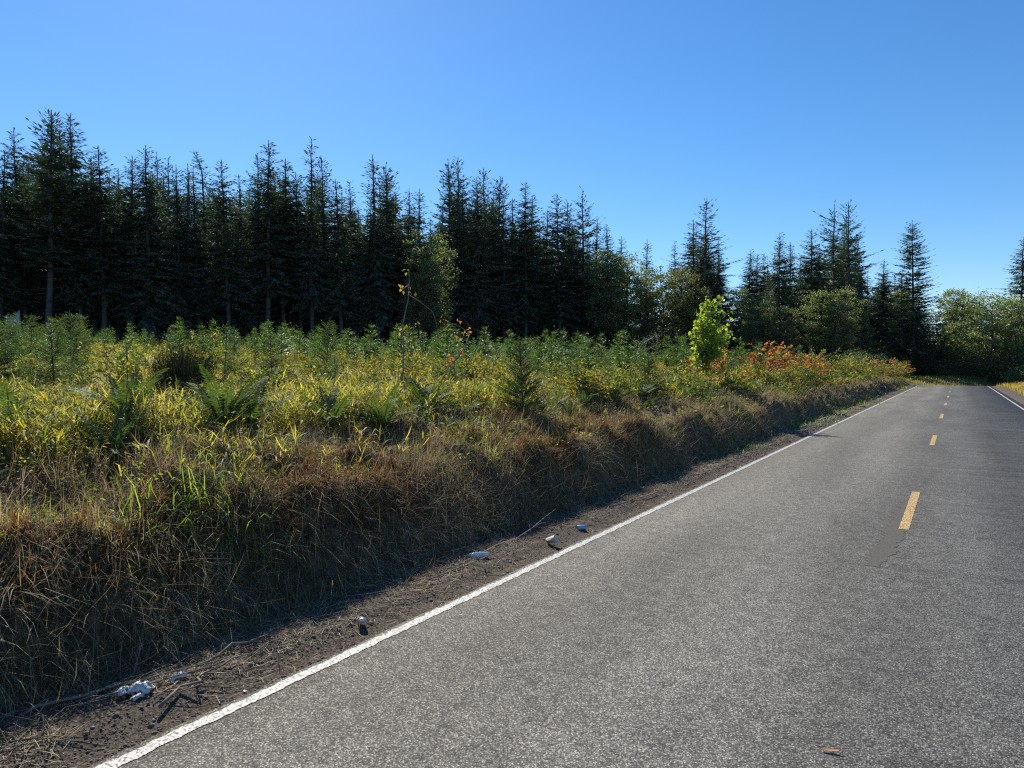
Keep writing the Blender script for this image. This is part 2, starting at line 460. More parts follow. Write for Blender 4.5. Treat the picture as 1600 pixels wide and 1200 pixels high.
def asphalt_mat(name, smooth_tar=False):
    m, N, L = new_mat(name)
    out = N.new('ShaderNodeOutputMaterial'); p = N.new('ShaderNodeBsdfPrincipled')
    tc = N.new('ShaderNodeTexCoord')
    def noise(scale, detail=4):
        n = N.new('ShaderNodeTexNoise'); n.inputs['Scale'].default_value = scale; n.inputs['Detail'].default_value = detail
        L.new(tc.outputs['Object'], n.inputs['Vector']); return n
    v = N.new('ShaderNodeTexVoronoi'); v.inputs['Scale'].default_value = 105; L.new(tc.outputs['Object'], v.inputs['Vector'])
    v2 = N.new('ShaderNodeTexVoronoi'); v2.inputs['Scale'].default_value = 130; L.new(tc.outputs['Object'], v2.inputs['Vector'])
    sep = N.new('ShaderNodeSeparateColor'); L.new(v.outputs['Color'], sep.inputs[0])
    r = N.new('ShaderNodeValToRGB'); e = r.color_ramp.elements
    e[0].position, e[0].color = 0.0, (.07, .068, .062, 1)
    e[1].position, e[1].color = 1.0, (.40, .382, .33, 1)
    for q, c in ((.3, (.108, .106, .099)), (.6, (.172, .168, .153)), (.87, (.262, .252, .222))):
        x = e.new(q); x.color = (*c, 1)
    L.new(sep.outputs[0], r.inputs[0])
    # dark binder between the chips
    gap = N.new('ShaderNodeMapRange'); gap.inputs[1].default_value = .35; gap.inputs[2].default_value = .62
    gap.inputs[3].default_value = 1.0; gap.inputs[4].default_value = .46
    L.new(v.outputs['Distance'], gap.inputs['Value'])
    big = N.new('ShaderNodeMapRange'); big.inputs[1].default_value = .3; big.inputs[2].default_value = .7
    big.inputs[3].default_value = .78; big.inputs[4].default_value = 1.22
    mp = N.new('ShaderNodeMapping'); mp.inputs['Scale'].default_value = (1.0, .16, 1); L.new(tc.outputs['Object'], mp.inputs[0])
    nb = N.new('ShaderNodeTexNoise'); nb.inputs['Scale'].default_value = .9; nb.inputs['Detail'].default_value = 4; L.new(mp.outputs[0], nb.inputs['Vector'])
    L.new(nb.outputs['Fac'], big.inputs['Value'])
    md = N.new('ShaderNodeMapRange'); md.inputs[1].default_value = .35; md.inputs[2].default_value = .65
    md.inputs[3].default_value = .85; md.inputs[4].default_value = 1.15
    L.new(noise(7).outputs['Fac'], md.inputs['Value'])
    a = N.new('ShaderNodeMath'); a.operation = 'MULTIPLY'; L.new(gap.outputs[0], a.inputs[0]); L.new(big.outputs[0], a.inputs[1])
    a2 = N.new('ShaderNodeMath'); a2.operation = 'MULTIPLY'; L.new(a.outputs[0], a2.inputs[0]); L.new(md.outputs[0], a2.inputs[1])
    # wheel tracks polished darker, and a few oily stains
    sx = N.new('ShaderNodeSeparateXYZ'); L.new(tc.outputs['Object'], sx.inputs[0])
    wv = N.new('ShaderNodeMath'); wv.operation = 'MULTIPLY_ADD'; wv.inputs[1].default_value = 3.7; wv.inputs[2].default_value = -.4; L.new(sx.outputs[0], wv.inputs[0])
    cs = N.new('ShaderNodeMath'); cs.operation = 'COSINE'; L.new(wv.outputs[0], cs.inputs[0])
    wt = N.new('ShaderNodeMapRange'); wt.inputs[1].default_value = -1; wt.inputs[2].default_value = 1; wt.inputs[3].default_value = .90; wt.inputs[4].default_value = 1.06
    L.new(cs.outputs[0], wt.inputs['Value'])
    st = N.new('ShaderNodeMapRange'); st.inputs[1].default_value = .66; st.inputs[2].default_value = .76; st.inputs[3].default_value = 1; st.inputs[4].default_value = .62
    L.new(noise(.75, 6).outputs['Fac'], st.inputs['Value'])
    a3 = N.new('ShaderNodeMath'); a3.operation = 'MULTIPLY'; L.new(wt.outputs[0], a3.inputs[0]); L.new(st.outputs[0], a3.inputs[1])
    a4 = N.new('ShaderNodeMath'); a4.operation = 'MULTIPLY'; L.new(a2.outputs[0], a4.inputs[0]); L.new(a3.outputs[0], a4.inputs[1])
    sc = N.new('ShaderNodeVectorMath'); sc.operation = 'SCALE'
    L.new(r.outputs[0], sc.inputs[0]); L.new(a4.outputs[0], sc.inputs['Scale'])
    L.new(sc.outputs[0], p.inputs['Base Color'])
    p.inputs['Roughness'].default_value = .86; p.inputs['Specular IOR Level'].default_value = .14
    b = N.new('ShaderNodeBump'); b.inputs['Strength'].default_value = .6; b.inputs['Distance'].default_value = .005; b.invert = True
    L.new(v.outputs['Distance'], b.inputs['Height']); L.new(b.outputs[0], p.inputs['Normal'])
    L.new(p.outputs[0], out.inputs['Surface'])
    return m

def strip(name, s0, s1, x0, x1, ds, lift, rough_edge=0.0, ends=False):
    s = np.arange(s0, s1 + 1e-6, ds)
    j0 = (fbm(s * 16, s * 0 + x0, 61, 4) - .5) * 2 * rough_edge if rough_edge else 0
    j1 = (fbm(s * 16, s * 0 + x1 + 9, 71, 4) - .5) * 2 * rough_edge if rough_edge else 0
    A = road_point(s, x0 + j0); B = road_point(s, x1 + j1)
    A[:, 2] += lift; B[:, 2] += lift
    V = np.stack([A, B], 1).reshape(-1, 3); i = np.arange(len(s) - 1) * 2
    return V, np.stack([i, i + 1, i + 3, i + 2], 1)

def slab(name, s, xl, xr, lift, mat, parent, thick=.02):
    """a sheet with turned-down edges"""
    n = len(s)
    rows = [road_point(s, xl - .01), road_point(s, xl), road_point(s, xr), road_point(s, xr + .01)]
    for k, dz in enumerate((lift - thick, lift, lift, lift - thick)): rows[k][:, 2] += dz
    V = np.stack(rows, 1).reshape(-1, 3); i = np.arange(n - 1)[:, None] * 4 + np.arange(3)[None, :]
    i = i.ravel()
    return obj(name, mesh_np(name, V, np.stack([i, i + 1, i + 5, i + 4], 1)), mat, parent)

s_all = np.concatenate([np.arange(-60, 0, 4), np.arange(0, 40, .12), np.arange(40, 250, 1.0)])
xl = EDGE_L - .085 + (fbm(s_all * 1.6, s_all * 0, 81, 4) - .5) * .05
xr = EDGE_R + .3 + (fbm(s_all * 2.2, s_all * 0, 91, 4) - .5) * .16
road = slab('road', s_all, xl, xr, 0.0, asphalt_mat('chip_seal_asphalt'), None, thick=.05)
road['kind'] = 'structure'; road['label'] = 'grey chip seal road with dashed yellow centre line, running over a crest'

def paint_mat(name, color, wear):
    m, N, L = new_mat(name)
    out = N.new('ShaderNodeOutputMaterial'); p = N.new('ShaderNodeBsdfPrincipled'); p.inputs['Roughness'].default_value = .6
    tc = N.new('ShaderNodeTexCoord')
    n = N.new('ShaderNodeTexNoise'); n.inputs['Scale'].default_value = 60; n.inputs['Detail'].default_value = 4; L.new(tc.outputs['Object'], n.inputs['Vector'])
    v = N.new('ShaderNodeTexVoronoi'); v.inputs['Scale'].default_value = 62; L.new(tc.outputs['Object'], v.inputs['Vector'])
    r = N.new('ShaderNodeValToRGB'); e = r.color_ramp.elements
    e[0].position, e[0].color = wear, (.07, .065, .06, 1); e[1].position, e[1].color = wear + .07, (*color, 1)
    L.new(n.outputs['Fac'], r.inputs[0]); L.new(r.outputs[0], p.inputs['Base Color'])
    b = N.new('ShaderNodeBump'); b.inputs['Strength'].default_value = .8; b.inputs['Distance'].default_value = .006; b.invert = True
    L.new(v.outputs['Distance'], b.inputs['Height']); L.new(b.outputs[0], p.inputs['Normal'])
    L.new(p.outputs[0], out.inputs['Surface'])
    return m
M_WHITE = paint_mat('white_road_paint', (.5, .485, .44), .41)
M_YELLOW = paint_mat('yellow_road_paint', (.64, .40, .11), .44)
for x0, nm in ((EDGE_L, 'white edge line beside the left bank'), (EDGE_R, 'white edge line beside the right verge')):
    parts = [strip('', 1, 40, x0 - .044, x0 + .044, .012, .004, .022), strip('', 40, 200, x0 - .05, x0 + .05, .5, .004)]
    V = np.concatenate([q[0] for q in parts]); T = np.concatenate([parts[0][1], parts[1][1] + len(parts[0][0])])
    o = obj('edge_line', mesh_np('edge_line', V, T), M_WHITE, road); o['label'] = nm
for k in range(9):
    s0 = 10.4 + 11.6 * k
    V, T = strip('', s0, s0 + 3.25, CENTRE - .06, CENTRE + .06, .03 if k < 3 else .3, .004, .006 if k < 3 else 0)
    obj('centre_dash', mesh_np('centre_dash', V, T), M_YELLOW, road)
# smooth tar smear beside the first dash
ts = np.linspace(8.3, 12.9, 420)
f = (ts - 8.3) / 4.6
tl = -.82 + .10 * f + (fbm(ts * 14, ts * 0, 15, 5) - .5) * .16
tr = np.where(f > .45, CENTRE - .064, -.55 - .10 * (1 - f / .45) + (fbm(ts * 5, ts * 0, 25, 5) - .5) * .2)
tr = np.maximum(tr, tl + .02); tl = np.where(f > .9, tl + (f - .9) * 1.2, tl); tl = np.minimum(tl, tr - .01)
A = road_point(ts, tl); B = road_point(ts, tr); A[:, 2] += .003; B[:, 2] += .003
V = np.stack([A, B], 1).reshape(-1, 3); i = np.arange(len(ts) - 1) * 2
o = obj('tar_patch', mesh_np('tar_patch', V, np.stack([i, i + 1, i + 3, i + 2], 1)), plain_mat('worn_tar', (.105, .10, .088), spec=.1, rough=1.0, noise=.35, scale=55), road)
o['label'] = 'smooth grey tar smear beside the nearest yellow dash'
FRONT_TREES = [(-109.2, 44.4, 25.0, 'n'), (-112.5, 48.2, 29.3, 'd'), (-103.4, 47.6, 30.9, 'o'), (-108.2, 52.9, 32.2, 'd'), (-114.5, 59.2, 28.6, 'n'), (-102.7, 54.9, 27.3, 'd'), (-103.2, 58.8, 27.1, 'd'), (-100.3, 59.9, 28.3, 'd'), (-108.2, 66.6, 30.1, 'n'), (-112.6, 71.2, 30.8, 'n'), (-100.2, 64.8, 26.7, 'd'), (-106.3, 70.3, 28.8, 'n'), (-100.8, 68.1, 27.3, 'n'), (-108.3, 74.9, 33.2, 'l'), (-94.0, 68.9, 28.0, 'd'), (-99.6, 78.4, 32.0, 'o'), (-92.9, 75.0, 32.4, 'n'), (-94.7, 79.5, 31.0, 'd'), (-89.6, 80.9, 33.5, 'n'), (-92.6, 87.1, 32.9, 'o'), (-86.4, 84.7, 28.1, 'd'), (-92.2, 93.3, 30.1, 'n'), (-87.5, 91.6, 27.3, 'n'), (-84.2, 91.0, 33.4, 'n'), (-85.8, 96.2, 32.8, 'o'), (-86.9, 102.0, 30.3, 'd'), (-83.8, 101.1, 30.0, 'n'), (-88.7, 113.7, 30.4, 'n'), (-83.0, 110.6, 36.6, 'o'), (-85.3, 116.9, 38.7, 'o'), (-77.5, 111.0, 33.6, 'd'), (-79.9, 117.0, 37.0, 'o'), (-81.0, 121.7, 35.7, 'o'), (-75.8, 118.0, 31.4, 'n'), (-79.1, 125.2, 32.2, 'n'), (-72.7, 120.7, 33.8, 'd'), (-74.6, 126.9, 32.8, 'd'), (-76.7, 135.8, 31.8, 'n'), (-67.9, 126.5, 32.5, 'd'), (-67.9, 132.7, 32.7, 'd'), (-68.3, 137.3, 35.5, 's'), (-67.3, 140.7, 29.9, 'n'), (-66.6, 146.2, 29.8, 'd'), (-66.1, 153.9, 28.3, 'd'), (-61.4, 156.1, 27.6, 'n'), (-56.0, 160.7, 27.7, 'n'), (-48.7, 150.4, 30.3, 'd'), (-44.7, 145.1, 33.6, 's'), (-39.5, 161.6, 25.6, 'd'), (-38.9, 165.4, 25.3, 'n'), (-35.6, 159.8, 24.7, 'd'), (-29.6, 144.8, 25.8, 'd'), (-29.0, 152.2, 25.4, 'd'), (-24.3, 148.9, 27.0, 'd'), (-20.6, 152.0, 32.0, 's'), (-17.9, 146.6, 30.8, 's'), (-12.6, 154.1, 21.0, 'd'), (-6.8, 144.5, 27.0, 'b'), (8.6, 149.3, 22.8, 'd'), (11.7, 152.8, 25.3, 'o'), (-106.5, 40.3, 27.1, 'd'), (-112.2, 39.6, 26.0, 'd')]
FILL_TREES = [(-70.9, 173.0, 9.8, 'f'), (-41.8, 191.0, 27.2, 'f'), (-105.5, 142.1, 40.3, 'f'), (-1.3, 156.5, 8.1, 'f'), (-118.2, 53.9, 27.4, 'n'), (-130.5, 99.4, 33.1, 'f'), (-139.8, 75.4, 33.5, 'f'), (-61.1, 145.4, 7.6, 'f'), (-141.5, 89.7, 30.0, 'f'), (-86.7, 151.0, 32.2, 'f'), (6.9, 186.8, 9.7, 'f'), (-106.8, 86.1, 32.8, 'd'), (-109.1, 79.5, 26.8, 'n'), (-149.2, 50.4, 30.9, 'f'), (-122.6, 102.1, 35.3, 'f'), (-109.4, 92.7, 30.7, 'd'), (-134.5, 95.8, 31.5, 'f'), (-102.1, 98.0, 28.2, 'n'), (-107.2, 105.6, 32.8, 'f'), (-118.1, 45.6, 21.4, 'd'), (-18.7, 172.8, 18.7, 'n'), (-115.7, 81.2, 27.6, 'd'), (-8.8, 153.1, 14.7, 'd'), (-121.9, 75.7, 29.9, 'd'), (-122.1, 111.2, 37.2, 'f'), (-103.7, 87.0, 31.8, 'd'), (-37.5, 150.9, 18.1, 'n'), (-149.7, 55.3, 32.2, 'f'), (-123.5, 86.5, 31.9, 'f'), (14.2, 182.8, 8.0, 'f'), (-70.7, 135.3, 26.4, 'n'), (-127.2, 58.8, 35.0, 'n'), (-110.7, 88.2, 29.1, 'd'), (12.8, 172.3, 8.0, 'f'), (-113.6, 85.2, 27.9, 'd'), (-119.6, 121.8, 28.0, 'f'), (-65.8, 163.3, 8.5, 'f'), (-87.5, 139.7, 30.7, 'f'), (-149.2, 60.6, 30.7, 'f'), (-64.8, 136.0, 25.6, 'n'), (-43.7, 160.2, 9.1, 'f'), (9.0, 166.7, 8.4, 'f'), (-27.7, 162.9, 23.7, 'd'), (-20.3, 182.0, 30.8, 'f'), (-111.3, 103.7, 33.4, 'f'), (-16.2, 167.6, 16.1, 'o'), (-91.4, 117.0, 27.9, 'd'), (-17.1, 198.4, 21.5, 'f'), (-52.8, 180.1, 28.5, 'f'), (-78.8, 161.0, 29.4, 'f'), (-67.4, 175.0, 7.5, 'f'), (-100.8, 125.3, 30.7, 'f'), (-53.2, 175.9, 33.0, 'f'), (-115.0, 45.5, 23.8, 'd'), (-92.3, 131.6, 35.4, 'f'), (-117.7, 49.1, 23.1, 'd'), (-134.1, 44.9, 28.1, 'n'), (-9.2, 187.8, 20.3, 'f'), (11.1, 178.2, 7.9, 'f'), (-97.8, 154.8, 35.6, 'f'), (-102.1, 114.8, 34.2, 'f'), (-83.6, 113.4, 33.9, 'n'), (11.0, 202.0, 8.1, 'f'), (-2.5, 150.8, 9.7, 'f'), (-6.7, 181.4, 9.9, 'f'), (-44.0, 165.0, 8.8, 'f'), (-86.9, 129.9, 34.6, 'd'), (-84.2, 123.9, 32.1, 'd'), (-65.5, 189.9, 7.1, 'f'), (-122.8, 62.0, 26.9, 'n'), (-25.3, 159.5, 25.7, 'd'), (-102.4, 150.9, 38.6, 'f'), (-10.4, 197.7, 18.9, 'f'), (-117.3, 41.3, 25.2, 'o'), (-100.4, 90.4, 30.6, 'n'), (-18.2, 155.7, 31.2, 'n'), (-153.7, 53.8, 31.8, 'f'), (0.7, 170.9, 7.6, 'f'), (-48.1, 167.0, 29.6, 'n'), (-84.6, 127.0, 34.8, 'n'), (-109.7, 47.6, 24.1, 'd'), (-47.3, 193.2, 19.8, 'f'), (-41.5, 149.4, 8.8, 'f'), (-3.1, 204.2, 8.3, 'f'), (-109.6, 63.3, 24.3, 'd'), (-58.7, 142.7, 9.2, 'f'), (-116.9, 89.2, 33.5, 'f'), (-51.3, 169.4, 29.6, 'o'), (-43.8, 154.1, 25.1, 'n'), (-15.0, 164.5, 15.0, 'd'), (-9.2, 175.2, 20.1, 'd'), (-46.0, 177.7, 9.0, 'f'), (-103.7, 67.1, 22.1, 'o'), (-23.2, 167.0, 29.1, 'd'), (-66.3, 181.1, 9.6, 'f'), (-88.8, 95.6, 26.8, 'd'), (-128.2, 103.9, 34.4, 'f'), (-129.8, 76.8, 33.0, 'f'), (-145.9, 68.2, 36.8, 'f'), (-2.3, 169.1, 9.8, 'f'), (-137.8, 65.9, 37.7, 'f'), (-57.8, 180.0, 33.0, 'f'), (-115.9, 127.1, 39.2, 'f'), (-122.8, 94.6, 33.2, 'f'), (-113.6, 62.0, 25.0, 'd'), (-60.6, 164.2, 8.4, 'f'), (-100.0, 129.3, 31.7, 'f'), (-15.3, 179.3, 16.4, 'f'), (-40.2, 158.2, 9.8, 'f'), (-120.9, 47.7, 26.1, 'n'), (7.4, 158.8, 8.2, 'f'), (-91.8, 161.5, 31.3, 'f'), (-9.9, 162.3, 21.0, 'n'), (-30.6, 172.2, 26.0, 'f'), (-56.0, 187.9, 27.6, 'f'), (-98.3, 140.5, 38.8, 'f'), (-82.4, 142.2, 27.1, 'n'), (-26.7, 192.2, 32.1, 'f'), (-112.1, 115.1, 32.7, 'f'), (-136.3, 70.2, 28.4, 'f'), (-22.4, 176.9, 33.3, 'f'), (-97.6, 80.5, 28.0, 'd'), (-96.6, 75.0, 26.2, 'n'), (13.1, 193.7, 7.8, 'f'), (-115.8, 70.5, 30.1, 'n'), (-18.4, 186.8, 23.0, 'f'), (6.6, 192.7, 8.0, 'f'), (1.4, 174.9, 7.1, 'f'), (-51.2, 154.2, 21.8, 'n'), (-160.1, 62.9, 34.2, 'f'), (-75.8, 152.6, 29.5, 'n'), (-92.7, 148.3, 30.5, 'f'), (0.1, 153.4, 7.4, 'f'), (-142.0, 64.1, 31.7, 'f'), (-135.3, 81.9, 33.9, 'f'), (-87.4, 88.8, 23.0, 'n'), (-69.6, 160.6, 9.1, 'f'), (-22.2, 196.0, 33.9, 'f'), (-56.2, 171.2, 21.7, 'f'), (-124.6, 54.4, 28.9, 'o'), (-162.0, 56.7, 34.6, 'f'), (-113.8, 42.8, 22.4, 'd'), (-2.3, 187.6, 9.2, 'f'), (-63.8, 147.7, 7.7, 'f'), (-91.8, 97.3, 24.0, 'd'), (0.5, 183.4, 7.3, 'f'), (-4.0, 162.4, 9.4, 'f'), (-155.8, 66.2, 34.3, 'f'), (-90.0, 102.4, 25.7, 'n'), (-85.3, 164.4, 31.9, 'f'), (-0.6, 166.6, 9.7, 'f'), (-117.3, 61.4, 25.8, 'n'), (-133.0, 53.7, 25.1, 'd'), (-68.9, 185.9, 9.1, 'f'), (-14.1, 175.0, 21.5, 'd'), (-103.0, 92.6, 30.1, 'n'), (-35.1, 182.5, 22.7, 'f'), (-23.8, 184.3, 30.5, 'f'), (9.9, 182.7, 7.3, 'f'), (-32.3, 150.9, 19.5, 'n'), (-79.6, 107.5, 28.9, 'd'), (-104.4, 52.1, 23.3, 'd'), (6.3, 152.2, 9.1, 'f'), (18.6, 190.4, 8.0, 'f'), (-146.9, 75.2, 31.2, 'f'), (-89.2, 107.9, 24.8, 'd'), (-99.1, 73.7, 26.4, 'd'), (-79.7, 139.9, 25.0, 'd'), (-141.0, 50.4, 27.0, 'f'), (-7.3, 155.7, 14.7, 'd'), (-128.9, 50.8, 24.3, 'n'), (-60.0, 174.6, 7.6, 'f'), (-105.5, 123.3, 29.5, 'f'), (-35.4, 170.6, 22.4, 'n'), (2.8, 200.9, 7.6, 'f'), (-32.7, 164.8, 20.9, 'd'), (-95.0, 103.6, 29.1, 'n'), (-84.7, 173.7, 33.0, 'f'), (-72.8, 141.8, 29.8, 'o'), (-122.1, 42.8, 26.3, 'o'), (-81.6, 136.9, 27.8, 'd'), (-98.8, 110.9, 36.0, 'd'), (-72.1, 138.9, 29.8, 'd'), (-4.5, 171.1, 8.5, 'f'), (-109.5, 56.5, 25.3, 'd'), (-64.1, 158.3, 9.1, 'f'), (-80.5, 172.1, 9.5, 'f'), (-74.0, 159.5, 8.1, 'f'), (-49.8, 159.5, 27.7, 'd'), (-128.7, 54.8, 25.9, 'o'), (1.3, 159.0, 8.0, 'f'), (-114.6, 96.5, 35.0, 'f'), (-108.7, 128.5, 32.7, 'f'), (-148.0, 64.4, 33.5, 'f'), (-7.3, 166.7, 16.9, 'd'), (-107.2, 111.6, 27.1, 'f'), (-93.9, 82.8, 30.4, 'o'), (-112.0, 130.9, 33.2, 'f'), (-16.1, 151.4, 14.4, 'd'), (6.1, 174.4, 8.9, 'f'), (-103.2, 73.4, 26.0, 'n'), (-99.7, 136.5, 38.9, 'f'), (-155.7, 71.1, 39.3, 'f'), (-106.4, 58.8, 24.6, 'n'), (-83.4, 147.0, 31.3, 'f'), (-80.1, 132.0, 30.4, 'd'), (-126.4, 97.1, 33.3, 'f'), (-61.1, 170.2, 8.4, 'f'), (-94.8, 95.4, 29.6, 'd'), (-34.6, 155.0, 21.2, 'n'), (-132.2, 89.5, 30.3, 'f'), (-109.9, 72.4, 28.4, 'o'), (4.4, 169.6, 9.2, 'f'), (-45.3, 149.9, 26.9, 'd'), (-106.1, 55.3, 25.7, 'd'), (-31.7, 177.1, 21.9, 'f'), (-12.4, 183.0, 22.9, 'f'), (-103.0, 62.7, 26.1, 'd'), (-120.1, 67.2, 29.9, 'd'), (10.0, 197.9, 7.7, 'f'), (-102.1, 133.2, 28.9, 'f'), (-35.1, 189.1, 22.7, 'f'), (-99.7, 87.4, 28.8, 'd'), (-13.8, 169.2, 20.8, 'n'), (-60.2, 149.6, 8.3, 'f'), (-139.5, 55.8, 26.5, 'f'), (-107.0, 137.6, 30.6, 'f'), (-75.4, 130.2, 26.6, 'n'), (11.3, 147.3, 9.4, 'f'), (-127.4, 81.7, 28.9, 'f'), (-11.7, 191.8, 22.6, 'f'), (-75.7, 122.4, 26.2, 'o'), (-56.1, 145.2, 7.6, 'f'), (-6.1, 195.5, 7.2, 'f'), (-100.7, 102.4, 28.4, 'o')]
BROADLEAF = [(-78.6, 98.3, 21.6, 1.0, 'm'), (-80.6, 95.7, 14.9, 0.8, 'm'), (-60.7, 131.3, 21.8, 1, 'm'), (-57.1, 133.6, 22.0, 1, 'm'), (-52.2, 140.0, 20.2, 1.1, 'm'), (-47.5, 139.2, 19.1, 1.2, 'y'), (-53.9, 135.6, 16.1, 1, 'm'), (-44.8, 140.2, 16.3, 0.9, 'm'), (-38.4, 147.1, 16.2, 1, 'm'), (-31.8, 138.8, 14.1, 1.2, 'm'), (-26.9, 136.3, 12.0, 0.9, 'm'), (-21.1, 136.8, 14.3, 1.1, 'm'), (-17.7, 136.4, 14.7, 1.1, 'm'), (-14.7, 140.6, 11.1, 0.9, 'm'), (-1.1, 164.4, 17.0, 1.1, 'm'), (1.9, 171.0, 16.9, 1.2, 'm'), (4.3, 141.5, 13.9, 1.5, 'm'), (7.0, 143.0, 12.4, 1.2, 'm'), (0.3, 150.0, 9.8, 1.0, 'm'), (-4.1, 167.3, 13.5, 1, 'm'), (-9.9, 160.1, 16.4, 1, 'm'), (-99.7, 88.3, 18.1, 0.8, 'y'), (-119.0, 72.8, 13.5, 0.8, 'y'), (-82.5, 128.6, 11.9, 0.8, 'y')]
